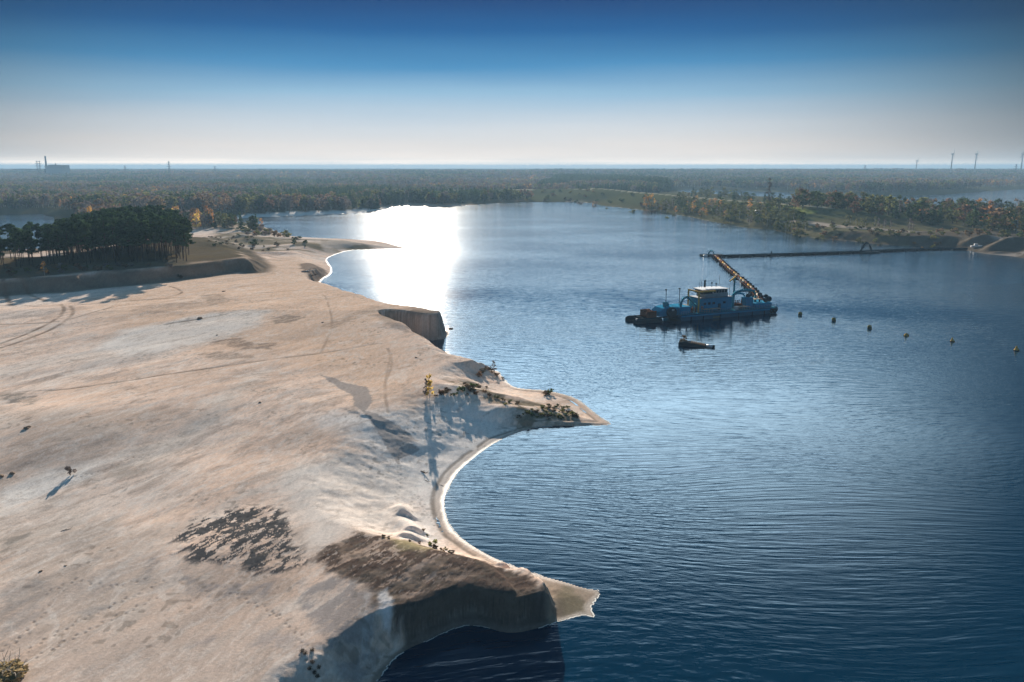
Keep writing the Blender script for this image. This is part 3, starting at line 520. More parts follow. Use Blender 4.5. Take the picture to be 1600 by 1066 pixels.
# sun glint along the water's edge, painted as a pale ribbon
fmt = mat('pale_glint', (.62, .60, .56), .65)
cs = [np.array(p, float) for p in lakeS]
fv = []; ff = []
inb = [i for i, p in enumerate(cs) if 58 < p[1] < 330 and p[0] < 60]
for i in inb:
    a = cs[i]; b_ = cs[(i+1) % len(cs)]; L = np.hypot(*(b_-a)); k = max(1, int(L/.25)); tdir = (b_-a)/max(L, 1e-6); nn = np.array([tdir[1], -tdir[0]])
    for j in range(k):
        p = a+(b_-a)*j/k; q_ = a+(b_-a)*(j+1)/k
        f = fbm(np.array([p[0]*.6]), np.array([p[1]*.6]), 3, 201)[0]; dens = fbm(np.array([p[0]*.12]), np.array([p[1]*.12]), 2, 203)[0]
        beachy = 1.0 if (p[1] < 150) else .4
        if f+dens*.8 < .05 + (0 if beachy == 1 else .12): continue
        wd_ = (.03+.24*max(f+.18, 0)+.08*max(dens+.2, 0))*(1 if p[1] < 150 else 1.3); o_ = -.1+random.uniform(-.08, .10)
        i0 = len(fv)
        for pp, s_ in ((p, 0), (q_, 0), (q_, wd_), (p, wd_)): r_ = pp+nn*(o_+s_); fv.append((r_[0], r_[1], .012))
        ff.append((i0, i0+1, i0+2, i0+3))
fo = mesh_obj('glint_strip', fv, ff, fmt); tag(fo, kind='stuff')

# ---------------------------------------------------------------- haze
hz = bpy.data.materials.new('haze_air'); hz.use_nodes = True; t = hz.node_tree; t.nodes.clear()
pv = t.nodes.new('ShaderNodeVolumePrincipled'); pv.inputs['Color'].default_value = (.20, .325, .45, 1); pv.inputs['Density'].default_value = HAZE_D; pv.inputs['Anisotropy'].default_value = .1
om = t.nodes.new('ShaderNodeOutputMaterial'); t.links.new(pv.outputs[0], om.inputs['Volume'])
x0, x1, y0, y1, z0, z1 = -32000, 32000, -500, 25000, -4, HAZE_TOP
hv = [(x, y, z) for x in (x0, x1) for y in (y0, y1) for z in (z0, z1)]
ho = mesh_obj('haze', hv, [(0, 1, 3, 2), (4, 6, 7, 5), (0, 4, 5, 1), (2, 3, 7, 6), (0, 2, 6, 4), (1, 5, 7, 3)], hz); tag(ho, kind='stuff')

# ---------------------------------------------------------------- vegetation
def bark(name, c, d=None): return mat(name, c, .95, noise=.7, nscale=3, dark=d, bump=.4)
def leafmat(name, c, dark, transl=.25, rand=.35, ns=.5): return mat(name, c, .75, noise=.85, nscale=ns, dark=dark, transl=transl, rand=rand)
M = dict(
 pine_bark=bark('pine_bark', (.075, .052, .04)), grey_bark=bark('grey_bark', (.16, .14, .12)), birch_bark=bark('birch_bark', (.42, .39, .35), (.08, .07, .06)),
 pine=leafmat('pine_needles', (.050, .082, .038), (.024, .042, .024), .22, .3), dark_green=leafmat('dark_leaves', (.062, .088, .034), (.03, .045, .02), .25, .35),
 olive=leafmat('olive_leaves', (.14, .14, .05), (.07, .072, .03), .35, .35), orange=leafmat('autumn_orange_leaves', (.42, .22, .065), (.22, .12, .045), .45, .3),
 yellow=leafmat('autumn_yellow_leaves', (.56, .43, .10), (.34, .26, .07), .5, .3), brown=leafmat('brown_leaves', (.18, .115, .068), (.095, .062, .042), .35, .35),
 bare=leafmat('bare_twigs', (.17, .145, .135), (.095, .083, .08), .25, .25), heath=leafmat('heath', (.13, .095, .06), (.05, .04, .026), .15, .3, 1.5), straw=leafmat('dry_grass_blades', (.40, .30, .16), (.2, .15, .08), .3, .2, 3))
def leafcards(cent, rad, n, size, seed, up=.0, shell=.55, aspect=1.0):
    """n small quads scattered through ellipsoid clumps: cent (k,3), rad (k,3)"""
    r = np.random.default_rng(seed); k = len(cent); vol = np.cbrt(np.prod(rad, 1))**2; idx = r.choice(k, n, p=vol/vol.sum())
    d = r.normal(size=(n, 3)); d /= np.linalg.norm(d, axis=1)[:, None]; rr_ = shell+(1-shell)*r.random(n); rr_ *= np.where(r.random(n) < .15, 1.18, 1)
    p = cent[idx]+d*rad[idx]*rr_[:, None]
    nrm = d+r.normal(size=(n, 3))*.7; nrm[:, 2] += up; nrm /= np.linalg.norm(nrm, axis=1)[:, None]
    a = np.cross(nrm, r.normal(size=(n, 3))); a /= np.linalg.norm(a, axis=1)[:, None]; b_ = np.cross(nrm, a)
    s_ = (size*(.6+.8*r.random(n)))[:, None]/2; a = a*s_; b_ = b_*s_*aspect
    j = lambda: 1+.5*(r.random((n, 1))-.5)
    V = np.stack([p-a*j()-b_*j()*.6, p+a*j()*.5-b_*j(), p+a*j()+b_*j()*.6, p-a*j()*.5+b_*j()], 1).reshape(-1, 3)
    return V, np.arange(4*n).reshape(n, 4)
def tubes(paths, sides=5):
    """paths: list of (points list, radii list) -> V, F"""
    VV = []; FF = []; o = 0
    for p, rd in paths:
        p = [Vector(q) for q in p]
        for i, q in enumerate(p):
            tdir = (p[min(i+1, len(p)-1)]-p[max(i-1, 0)]).normalized(); a = tdir.orthogonal().normalized() if abs(tdir.z) < .98 else Vector((1, 0, 0)); a = (a-tdir*a.dot(tdir)).normalized(); b_ = tdir.cross(a)
            for k in range(sides):
                an = 2*math.pi*k/sides; v = q+(a*math.cos(an)+b_*math.sin(an))*rd[i]; VV.append(tuple(v))
        for i in range(len(p)-1):
            for k in range(sides): FF.append((o+i*sides+k, o+i*sides+(k+1) % sides, o+(i+1)*sides+(k+1) % sides, o+(i+1)*sides+k))
        o += len(p)*sides
    return np.array(VV, float), np.array(FF, int)
def tree_geo(kind, seed, detail=1.0):
    """-> (trunk V, F), (crown V, F); height about 1 unit = 1 m of the real tree; returns nominal height too"""
    r = np.random.default_rng(seed); rd = random.Random(seed)
    if kind == 'pine':
        h = 17; lean = (rd.uniform(-.8, .8), rd.uniform(-.8, .8)); paths = []; 
        ax = lambda t: (lean[0]*t*t+.15*math.sin(t*5+seed), lean[1]*t*t, h*t)
        paths.append(([ax(t) for t in (0, .15, .35, .55, .75, .93)], [.2, .16, .14, .12, .08, .04])); c = []; rr_ = []
        for i in range(22):
            t = rd.uniform(.40, .97); an = rd.uniform(0, 6.3); L = rd.uniform(.6, 2.9)*(1.25-t*.75)*1.2; b0 = ax(t-.04); e_ = (b0[0]+math.cos(an)*L, b0[1]+math.sin(an)*L, h*t+rd.uniform(0, .5))
            paths.append(([b0, e_], [.06, .02])); c.append(e_); rr_.append((rd.uniform(.9, 1.6), rd.uniform(.9, 1.6), rd.uniform(.45, .8)))
        c.append(ax(.97)); rr_.append((1.3, 1.3, .8))
        for i in range(5):
            t = rd.uniform(.25, .5); an = rd.uniform(0, 6.3); b0 = ax(t); paths.append(([b0, (b0[0]+math.cos(an)*.9, b0[1]+math.sin(an)*.9, b0[2]+.1)], [.035, .012]))
        return tubes(paths), leafcards(np.array(c), np.array(rr_), int(1500*detail), .48/math.sqrt(detail), seed, .5, .35), h
    if kind == 'spruce':
        h = 14; paths = [([(0, 0, 0), (0, 0, h*.5), (0, 0, h*.97)], [.24, .14, .03])]; c = []; rr_ = []
        for i in range(26):
            t = .08+.9*i/25; L = (1-t)*2.9+.25; an = i*2.4; c.append((math.cos(an)*L*.5, math.sin(an)*L*.5, h*t)); rr_.append((L*.62, L*.62, .55))
        return tubes(paths), leafcards(np.array(c), np.array(rr_), int(650*detail), .6/math.sqrt(detail), seed, -.3, .5), h
    if kind in ('round', 'sparse', 'poplar'):
        h = {'round': 13, 'sparse': 12, 'poplar': 20}[kind]; wdt = {'round': 4.2, 'sparse': 2.6, 'poplar': 2.0}[kind]
        paths = [([(0, 0, 0), (.1, 0, h*.3), (rd.uniform(-.4, .4), rd.uniform(-.4, .4), h*.6), (rd.uniform(-.5, .5), 0, h*.93)], [.26, .2, .12, .03])]; c = []; rr_ = []
        for i in range(20 if kind != 'poplar' else 24):
            t = rd.uniform(.22, .95); env = math.sin(math.pi*min(max((t-.08)/.92, 0), 1))**.6; an = rd.uniform(0, 6.3); L = wdt*env*rd.uniform(.35, .95)
            e_ = (math.cos(an)*L, math.sin(an)*L, h*t); b0 = (0, 0, h*max(t-.22, .12)); paths.append(([b0, (e_[0]*.5, e_[1]*.5, b0[2]*.45+e_[2]*.55), e_], [.09, .05, .015])); q = rd.uniform(.7, 1.35)*wdt*.34; c.append(e_); rr_.append((q, q, q*.85))
        return tubes(paths, 4), leafcards(np.array(c), np.array(rr_), int({'round': 900, 'sparse': 520, 'poplar': 650}[kind]*detail), {'round': .55, 'sparse': .42, 'poplar': .40}[kind]/math.sqrt(detail), seed, 0, .15), h
    if kind == 'sapling':
        h = 5; paths = [([(0, 0, 0), (.05, 0, 2.5), (.0, .05, 4.8)], [.07, .05, .015]), ([(.3, .1, 0), (.45, .1, 2), (.55, .2, 3.6)], [.05, .035, .012])]; c = []; rr_ = []
        for i in range(26):
            t = rd.uniform(.14, .95); L = rd.uniform(.1, .85)*(1.15-t*.75); an = rd.uniform(0, 6.3); e_ = (math.cos(an)*L, math.sin(an)*L, h*t); paths.append(([(0, 0, h*max(t-.12, .05)), e_], [.025, .008])); q = rd.uniform(.22, .42); c.append(e_); rr_.append((q, q, q*1.2))
        return tubes(paths, 4), leafcards(np.array(c), np.array(rr_), int(900*detail), .17/math.sqrt(detail), seed, 0, .1), h
    if kind == 'shrub':
        h = 3; paths = []; c = []; rr_ = []
        for i in range(9):
            an = rd.uniform(0, 6.3); L = rd.uniform(.2, 1.3); z = rd.uniform(.6, 2.4)*(1.2-L*.35); paths.append(([(0, 0, 0), (math.cos(an)*L*.6, math.sin(an)*L*.6, z*.6), (math.cos(an)*L, math.sin(an)*L, z)], [.05, .035, .012])); c.append((math.cos(an)*L, math.sin(an)*L, z)); q = rd.uniform(.45, .85); rr_.append((q, q, q*.8))
        return tubes(paths, 4), leafcards(np.array(c), np.array(rr_), int(420*detail), .26/math.sqrt(detail), seed, 0, .1), h
    if kind == 'tuft':
        h = .8; paths = []
        for i in range(70):
            an = rd.uniform(0, 6.3); L = rd.uniform(.1, .5); r0 = rd.uniform(0, .3); z = rd.uniform(.3, .8)
            a_ = rd.uniform(0, 6.3); paths.append(([(math.cos(a_)*r0, math.sin(a_)*r0, -.05), (math.cos(a_)*r0+math.cos(an)*L*.4, math.sin(a_)*r0+math.sin(an)*L*.4, z*.7), (math.cos(a_)*r0+math.cos(an)*L, math.sin(a_)*r0+math.sin(an)*L, z)], [.012, .009, .003]))
        return tubes(paths, 3), leafcards(np.array([(0, 0, .25)]), np.array([(.4, .4, .25)]), int(120*detail), .12, seed), h
_tm = {}
def tree_parts(kind, seed, leaf, brk, detail=1.0):
    k = (kind, seed, leaf, brk, detail)
    if k not in _tm:
        (tv, tf), (cv, cf), h = tree_geo(kind, seed, detail)
        _tm[k] = (quad_mesh('trunk', tv, tf, [M[brk]], True), quad_mesh('crown', cv, cf, [M[leaf]]), h)
    return _tm[k]
def one_mesh_tree(kind, seed, leaf, brk, detail):
    k = ('one', kind, seed, leaf, brk, detail)
    if k not in _tm:
        (tv, tf), (cv, cf), h = tree_geo(kind, seed, detail)
        _tm[k] = (quad_mesh(kind+'_tree', np.concatenate([tv, cv]), np.concatenate([tf, cf+len(tv)]), [M[brk], M[leaf]], False, np.concatenate([np.zeros(len(tf)), np.ones(len(cf))])), h)
    return _tm[k]
def plant(name, kind, seed, leaf, brk, loc, height, label, cat, group=None, detail=1.0, wide=1.0, parts=('trunk', 'crown'), rz=None):
    tme, cme, h = tree_parts(kind, seed, leaf, brk, detail)
    e_ = empty(name, loc, random.uniform(0, 6.28) if rz is None else rz); s_ = height/h; e_.scale = (s_*wide, s_*wide, s_); tag(e_, label, cat, group)
    for nme, m_ in ((parts[0], tme), (parts[1], cme)):
        o = bpy.data.objects.new(nme, m_); col.objects.link(o); o.parent = e_
    return e_
def scatter(poly, n, mind, z=5, seed=1, ok=None):
    Vp = pts(poly, z); r = np.random.default_rng(seed); out = []
    for _ in range(60):
        c = r.uniform(Vp.min(0), Vp.max(0), (n*3, 2)); c = c[sdist(c[:, 0], c[:, 1], Vp) > 0]
        if ok is not None and len(c): c = c[ok(c)]
        for p in c:
            if all((p[0]-q_[0])**2+(p[1]-q_[1])**2 > mind*mind for q_ in out): out.append(p)
            if len(out) >= n: break
        if len(out) >= n: break
    out = np.array(out); return [(x, y, z_) for (x, y), z_ in zip(out, HV(out))]
# pine copse on the terrace
PP = scatter([(-70,432),(0,424),(60,418),(150,413),(230,410),(293,410),(302,400),(292,380),(240,369),(120,371),(85,382),(70,400),(0,405),(-70,412)], 298, 3.4, 9.5, 5)
for i, p in enumerate(PP):
    k = i % 5
    front = p[1] < 318
    plant('pine_tree', 'pine', 11+k, 'pine', 'pine_bark', (p[0], p[1], p[2]-.15), random.uniform(14.5, 17)*np.interp(p[0]/p[1], [-.64, -.58, -.5, -.44, -.40], [.84, .9, 1.12, 1.10, .92]), 'tall dark green pine with bare trunk in the dense copse above the sand bank', 'pine tree', 'pines of the copse on the left bank', 1.0, random.uniform(.9, 1.15))
LEAF = {'o': ('sparse', 'orange', 'birch_bark'), 'y': ('sparse', 'yellow', 'birch_bark'), 'b': ('round', 'brown', 'grey_bark'), 'g': ('round', 'dark_green', 'grey_bark'), 'l': ('round', 'olive', 'grey_bark'), 'n': ('sparse', 'bare', 'birch_bark'), 's': ('spruce', 'pine', 'pine_bark'), 'p': ('poplar', 'bare', 'grey_bark'), 'v': ('sparse', 'olive', 'birch_bark')}
NM = {'o': ('birch_tree', 'birch tree', 'orange autumn birch'), 'y': ('birch_tree', 'birch tree', 'yellow autumn birch'), 'b': ('broadleaf_tree', 'tree', 'brown leaved broad tree'), 'g': ('broadleaf_tree', 'tree', 'dark green broad tree'), 'l': ('broadleaf_tree', 'tree', 'olive green broad tree'), 'n': ('bare_tree', 'bare tree', 'thin grey leafless tree'), 's': ('spruce_tree', 'spruce', 'dark pointed spruce'), 'p': ('poplar_tree', 'poplar', 'tall leafless poplar'), 'v': ('birch_tree', 'birch tree', 'olive green slender birch')}
def tr(c, p, h, where, group=None, detail=.6, wide=1.0, full=None):
    kd, lf, bk = LEAF[c]; nm, cat, desc = NM[c]
    return plant(nm, kd, random.choice((31, 32, 33)), lf, bk, (p[0], p[1], p[2]-.1), h, full or desc+' '+where, cat, group, detail, wide)
# autumn trees behind the copse
for i, p in enumerate(scatter([(232,352),(262,346),(300,342),(345,343),(352,352),(320,358),(270,360),(235,362)], 26, 5, 4, 8)):
    tr('ooyob'[i % 5], p, random.uniform(9, 15), 'in the bright clump behind the right end of the pines', 'autumn trees behind the pine copse')
for px, py, c, h, L in [(70,431,'o',5.0,'orange yellow birch standing before the left part of the pine copse'),(408,356,'o',8,'orange birch among bushes on the reedy point by the lagoon'),(143,368,'o',18.5,'orange crowned birch rising among the pine tops')]:
    p = ground(px, py, 6, 9 if px == 70 else 4); tr(c, p, h, '', None, 1.0, 1.1, L)
def bush(kind, leaf, px, py, h, label, group=None, z=3.0, wide=1.0, name='bush', cat='bush', detail=.6, seed=None):
    p = ground(px, py, 6, z); p.z -= .05
    return plant(name, kind, seed or random.choice((41, 42, 43)), leaf, 'grey_bark', p, h, label, cat, group, detail, wide, ('stem', 'foliage'))
for i, p in enumerate(scatter([(0,440),(60,434),(130,428),(220,421),(290,420),(290,416),(220,417),(120,420),(0,432)], 24, 3.5, 9.2, 9)):
    plant('bush', 'shrub', random.choice((41, 42, 43)), ['heath', 'brown', 'bare', 'olive'][i % 4], 'grey_bark', p, random.uniform(1.2, 2.8), 'low brown bush at the foot of the pines along the bank top', 'bush', 'undergrowth before the pine copse', .5, 1.3, ('stem', 'foliage'))
for i, p in enumerate(scatter([(372,366),(392,352),(420,356),(452,366),(440,371),(400,370)], 22, 5, 3, 10)):
    plant('bush', 'shrub', random.choice((41, 42, 43)), ['olive', 'brown', 'bare', 'olive'][i % 4], 'grey_bark', p, random.uniform(3, 6), 'tall bush on the reedy point between lagoon and sand', 'bush', 'bushes of the reedy point', .6, 1.2, ('stem', 'foliage'))
for i, p in enumerate(scatter([(310,372),(370,368),(420,376),(500,378),(470,390),(400,395),(330,400)], 42, 6, 4, 12)):
    plant('bush', 'shrub', random.choice((41, 42, 43)), ['dark_green', 'heath', 'heath'][i % 3], 'grey_bark', p, random.uniform(.8, 2.2), 'dark low bush dotting the grassy dunes right of the pines', 'bush', 'bushes on the grassy dunes', .4, 1.6, ('stem', 'foliage'))
bush('shrub', 'dark_green', 396, 383, 4.0, 'large round dark bush on the dune right of the pine copse', None, 4, 1.8)
bush('shrub', 'dark_green', 464, 374, 2.6, 'dark bush pair on the flat sand before the lagoon spit', None, 3, 2.4)
# the small birch and the scrub of the middle spit
p = ground(671, 622, 6, 4); plant('birch_sapling', 'sapling', 33, 'yellow', 'birch_bark', p, 4.7, 'slim yellow leaved birch sapling alone at the edge of the sand', 'birch tree', None, 1.0, 1.15)
p = ground(666, 621, 6, 4); plant('birch_sapling', 'sapling', 31, 'bare', 'birch_bark', p, 3.6, 'half bare birch sapling leaning against the yellow birch', 'birch tree', None, .5, .9)
p = ground(772, 581, 6, 3); plant('bush', 'sparse', 32, 'bare', 'grey_bark', p, 2.8, 'bare reddish bush at the dune crest above the water', 'bush', None, .5, 1.1, ('stem', 'foliage'))
for i, (px, py, h, lf) in enumerate([(693,617,1.5,'heath'),(700,613,1.2,'heath'),(712,618,.9,'dark_green'),(722,612,1.4,'dark_green'),(728,606,1.2,'heath'),(735,612,1.5,'heath'),(741,609,1.4,'dark_green'),(748,606,1.1,'heath'),(744,617,1.0,'brown'),(757,613,.8,'brown'),(764,619,.9,'heath'),(776,622,.9,'olive'),(786,626,.8,'heath'),(797,629,.8,'dark_green'),(808,632,.9,'heath'),
    (748,588,1.4,'brown'),(754,583,1.4,'heath'),(762,578,1.3,'brown'),(768,583,1.2,'heath'),(777,588,1.2,'brown'),(786,592,.7,'heath'),(852,617,1.4,'heath'),(859,616,1.6,'dark_green'),(790,633,.7,'olive'),(806,657,.9,'brown'),(812,655,1.0,'heath'),(705,618,.6,'olive'),(730,618,.6,'heath'),(717,608,.7,'olive'),(760,606,.6,'heath'),(688,616,1.0,'brown'),(681,619,.6,'heath')]):
    bush('shrub', lf, px, py, h, 'small dark shrub dotted over the pale sand of the middle spit', 'small shrubs of the middle spit', 2.5, 1.3, detail=.5)
for i, (px, py) in enumerate([(822,648),(830,652),(838,646),(845,652),(852,645),(859,650),(866,643),(872,650),(878,644),(885,651),(890,645),(896,650),(880,638),(870,636),(858,638),(848,640),(840,654),(866,653),(900,653),(888,638),(832,643),(875,655),(855,655)]):
    bush('shrub', ['olive', 'dark_green', 'heath', 'olive'][i % 4], px, py, random.uniform(.7, 1.2), 'knee high olive bush in the thicket near the tip of the middle spit', 'thicket bushes near the spit tip', 1.5, 1.5, detail=.5)
p = ground(110, 743, 6, 4.2); plant('bush', 'shrub', 42, 'bare', 'grey_bark', p, 1.6, 'bare reddish bush alone on the white sand with a blue shadow', 'bush', None, .12, .8, ('stem', 'foliage'))
p = ground(8, 1064, 6, 3.4); plant('grass_clump', 'tuft', 5, 'straw', 'birch_bark', p, 1.9, 'straw coloured dry grass clump in the nearest corner of the sand', 'grass clump', None, 5.0, 1.7, ('stalks', 'blades'))
for i, (px, py) in enumerate([(484,1046),(491,1052),(498,1044),(488,1036),(496,1058),(472,1018),(477,1022),(488,1017)]):
    bush('tuft', 'heath', px, py, .45, 'dark little weed tuft on the sand slope above the near cove', 'weed tufts above the near cove', 2.8, 1.0, 'weed_tuft', 'weed', .3)
for i, (px, py, h) in enumerate([(600,840,.5),(607,842,.4),(676,850,1.0),(681,857,.8),(690,856,.6),(702,862,.5),(706,866,.6),(662,829,.5),(668,835,.4),(640,846,.4),(655,848,.4),(697,855,.5)]):
    bush('shrub', ['heath', 'brown', 'olive'][i % 3], px, py, h, 'tiny dry shrub on the crusted ground behind the near beach', 'tiny shrubs behind the near beach', 3.2, 1.2, detail=.3)
# right bank
RB = scatter([(1236,340),(1300,346),(1400,352),(1500,358),(1600,366),(1760,378),(1760,342),(1600,334),(1480,331),(1350,326),(1240,326)], 280, 5.2, 5, 14)
for i, p in enumerate(RB):
    c = random.choices('gsblovn', (32, 16, 16, 18, 6, 8, 4))[0]; near_ = p[1] < 560
    tr(c, p, random.uniform(9, 15.5), 'in the mixed wood behind the track on the right shore', 'mixed wood on the right shore', .6, 1.35)
for px, py, c, h, L in [(1200,326,'p',27,'tallest leafless poplar standing above the wood on the right'),(1496,347,'g',18,'large dark round tree above the right shore wood'),(1338,338,'b',15,'rusty crowned broad tree rising over the middle of the right wood'),(1596,350,'l',13,'yellow green tree at the right edge of the view'),(1530,348,'o',11,'orange birch right of the large dark tree')]:
    p = ground(px, py, 6, 5); tr(c, p, h, '', None, 1.0, 1.3 if c == 'g' else 1.0, L)
for i, (px, py) in enumerate([(1322,354),(1328,355),(1337,355),(1345,355),(1352,356),(1366,357),(1372,357),(1381,358),(1391,358),(1420,361),(1425,361)]):
    tr('v' if i < 6 else 'n', ground(px, py, 5, 5), random.uniform(6, 8.5), 'in the loose row beside the sandy track on the right shore', 'slender trees beside the sandy track')
for i, p in enumerate(scatter([(1012,327),(1070,333),(1130,345),(1200,354),(1250,366),(1262,360),(1230,345),(1180,338),(1120,332),(1060,324)], 170, 5, 2, 15)):
    c = 'lnvlgo' if p[1] > 700 else 'lvgln'; tr(random.choice(c), p, random.uniform(5, 10), 'overhanging the water below the grassy dike', 'shore trees below the dike', .5, 1.3)
for i, (px, py) in enumerate([(1012,328),(1015,328),(1019,329),(1009,327)]): tr('o', ground(px, py, 5, 2), random.uniform(12, 18), 'tallest in the orange cluster on the far shore below the dike', 'orange cluster below the dike', .5)
for i, p in enumerate(scatter([(1225,362),(1300,371),(1400,379),(1480,383),(1485,374),(1400,367),(1300,358),(1230,352)], 62, 5.5, 3, 16)):
    plant('bush', 'shrub', random.choice((41, 42, 43)), ['dark_green', 'heath', 'brown', 'olive'][i % 4], 'grey_bark', p, random.uniform(1.6, 4), 'dark bush covering the steep bank below the sandy track', 'bush', 'bushes of the right bank', .4, 1.5, ('stem', 'foliage'))
for i, p in enumerate(scatter([(1440,366),(1600,378),(1700,388),(1700,378),(1600,368),(1480,362)], 26, 8, 5, 17)):
    plant('bush', 'shrub', random.choice((41, 42, 43)), ['olive', 'dark_green', 'brown'][i % 3], 'grey_bark', p, random.uniform(2, 5), 'green bush between the wood and the sand heaps on the right', 'bush', 'bushes by the sand heaps', .5, 1.4, ('stem', 'foliage'))
for i, p in enumerate(scatter([(1080,308),(1150,313),(1236,323),(1236,318),(1150,308),(1080,303)], 45, 9, 5, 18)):
    tr(random.choice('glgsl'), p, random.uniform(7, 13), 'between the dike and the lake behind it', 'trees behind the dike', .5, 1.3)

for i, p in enumerate(scatter([(850,312),(900,314),(960,322),(1040,332),(1080,336),(1080,324),(1000,314),(900,303),(850,300)], 45, 16, 5, 19)):
    plant('bush', 'shrub', random.choice((41, 42, 43)), ['olive', 'heath', 'brown', 'dark_green'][i % 4], 'grey_bark', p, random.uniform(2.5, 7), 'bush on the open green slope of the dike', 'bush', 'bushes on the dike slope', .4, 1.4, ('stem', 'foliage'))
# ---- the wide woodland: the nearest trees one by one, the rest as one mass
r = np.random.default_rng(99)
def cand(y0, y1, per, spread=.80):
    n_ = int(spread*(y1*y1-y0*y0)/per); y = np.sqrt(r.uniform(y0*y0, y1*y1, n_)); x = y*r.uniform(-spread, spread, n_); return x, y
xs, ys, ls = [], [], []
for y0, y1, per in ((560, 1000, 70), (1000, 1800, 95), (1800, 3500, 260), (3500, 7000, 1500), (7000, 15000, 7000)):
    x, y = cand(y0, y1, per); xs.append(x); ys.append(y); ls.append(np.full(len(x), {70: 1, 95: 1.05, 260: 1.5, 1500: 3.0, 7000: 6.0}[per]))
x = np.concatenate(xs); y = np.concatenate(ys); wd_ = np.concatenate(ls)
sdl = -sdist(x, y, lake); dd = ldist(x, y, dike); s2 = sdist(x, y, lake_right); s3 = sdist(x, y, lake_left)
clear = fbm(x*.004, y*.004, 3, 301)
dense = (sdl > 12+np.clip(clear, 0, 1)*90*(x < 100)) & (s2 < -25) & (s3 < -18) & (clear < .21)
dikeside = dd < 125
dx0 = np.interp(y, [640, 850, 1100, 1560], [330, 260, 195, 100])   # woodland stops where the open dike begins
front_right = (x > dx0-40) & (y < 1500)
keepw = dense & ~((dd < 118)) & ~((x/np.maximum(y, 1) > .33) & (y < 900)) & ~((x > 60) & (y < 900) & (sdl < 140))
band = pts([(1030, 296.5), (1160, 298.5), (1271, 302.5), (1375, 306.5), (1473, 304.5), (1600, 295.5), (2500, 289), (2500, 350), (1030, 350)], 0)
keepw &= sdist(x, y, band) < 0
x, y, wd_ = x[keepw], y[keepw], wd_[keepw]
# dense dark conifers behind the far end of the dike
cp = pts([(838,296),(900,290),(1000,293),(1045,300),(1045,292),(960,284),(870,284)], 5); e1 = r.uniform(cp.min(0), cp.max(0), (5000, 2)); e1 = e1[sdist(e1[:, 0], e1[:, 1], cp) > 0][:1600]
ncon = len(e1); x = np.concatenate([x, e1[:, 0]]); y = np.concatenate([y, e1[:, 1]]); wd_ = np.concatenate([wd_, np.full(ncon, 1.2)])
zz = HV(np.stack([x, y], 1)); hgt = 1+.35*(fbm(x*.003, y*.003, 3, 305)*2)+r.uniform(-.25, .25, len(x)); hgt[-ncon:] += .35
hgt *= np.where(y < 700, .75, 1)
mixn = fbm(x*.0035, y*.0035, 3, 307)+fbm(x*.03, y*.03, 2, 309)*.7+r.normal(0, .10, len(x))
codes = 'gsbplnvo'
FT = [('g', 'round', 'dark_green', 'grey_bark'), ('s', 'spruce', 'pine', 'pine_bark'), ('b', 'round', 'brown', 'grey_bark'), ('n', 'round', 'bare', 'grey_bark'), ('l', 'round', 'olive', 'grey_bark'), ('n', 'sparse', 'bare', 'birch_bark'), ('v', 'sparse', 'olive', 'birch_bark'), ('o', 'sparse', 'orange', 'birch_bark')]
ti = np.digitize(mixn, [-.20, -.12, -.03, .08, .17, .27, .42]).clip(0, 7); perm = np.array([1, 0, 4, 3, 2, 5, 6, 7]); ti = perm[ti]; ti[-ncon:] = np.where(r.random(ncon) < .8, 1, 0)
DN = ['dark green broad tree', 'dark pointed conifer', 'brown broad tree', 'grey twiggy broad tree', 'olive broad tree', 'thin grey leafless tree', 'olive slender birch', 'orange autumn birch']
order = np.argsort(y); inview = np.abs(x[order]/y[order]) < .70; near_idx = order[inview][:285]; rest = np.setdiff1d(np.arange(len(x)), near_idx)
for i in near_idx:
    c, kd, lf, bk = FT[ti[i]]; me_, h_ = one_mesh_tree(kd, 51+int(i) % 2, lf, bk, .35)
    o = bpy.data.objects.new({'round': 'woodland_tree', 'spruce': 'woodland_tree', 'sparse': 'woodland_tree'}[kd], me_); col.objects.link(o)
    s_ = hgt[i]*1.0; o.location = (x[i], y[i], zz[i]-.2); o.scale = (s_*wd_[i]*1.1, s_*wd_[i]*1.1, s_); o.rotation_euler = (0, 0, random.uniform(0, 6.28))
    tag(o, DN[ti[i]]+' at the near edge of the woodland beyond the lagoon', 'woodland tree', 'nearest trees of the far woodland')
tc_ = bpy.data.collections.new('woodland_trees')
for k, (c, kd, lf, bk) in enumerate(FT):
    me_, h_ = one_mesh_tree(kd, 51, lf, bk, .2); o = bpy.data.objects.new('%02d_tree' % k, me_); tc_.objects.link(o)
pm = bpy.data.meshes.new('woodland'); pm.vertices.add(len(rest)); pm.vertices.foreach_set('co', np.stack([x[rest], y[rest], zz[rest]-.3], 1).astype(np.float32).ravel())
def attr(me_, nme, ty, dat):
    a = me_.attributes.new(nme, ty, 'POINT'); a.data.foreach_set('vector' if ty == 'FLOAT_VECTOR' else 'value', dat.ravel())
sxy = (hgt*wd_*1.1)[rest]; attr(pm, 'tsize', 'FLOAT_VECTOR', np.stack([sxy, sxy, hgt[rest]*np.where(y[rest] > 3500, 1.1, 1)], 1).astype(np.float32)); attr(pm, 'tkind', 'INT', ti[rest].astype(np.int32))
attr(pm, 'trot', 'FLOAT_VECTOR', np.stack([0*sxy, 0*sxy, r.uniform(0, 6.28, len(rest))], 1).astype(np.float32))
wobj = bpy.data.objects.new('woodland', pm); col.objects.link(wobj); tag(wobj, 'wide hazy autumn woodland reaching to the horizon', None, None, 'stuff')
gn = bpy.data.node_groups.new('spread_trees', 'GeometryNodeTree'); gn.interface.new_socket('Geometry', in_out='INPUT', socket_type='NodeSocketGeometry'); gn.interface.new_socket('Geometry', in_out='OUTPUT', socket_type='NodeSocketGeometry')
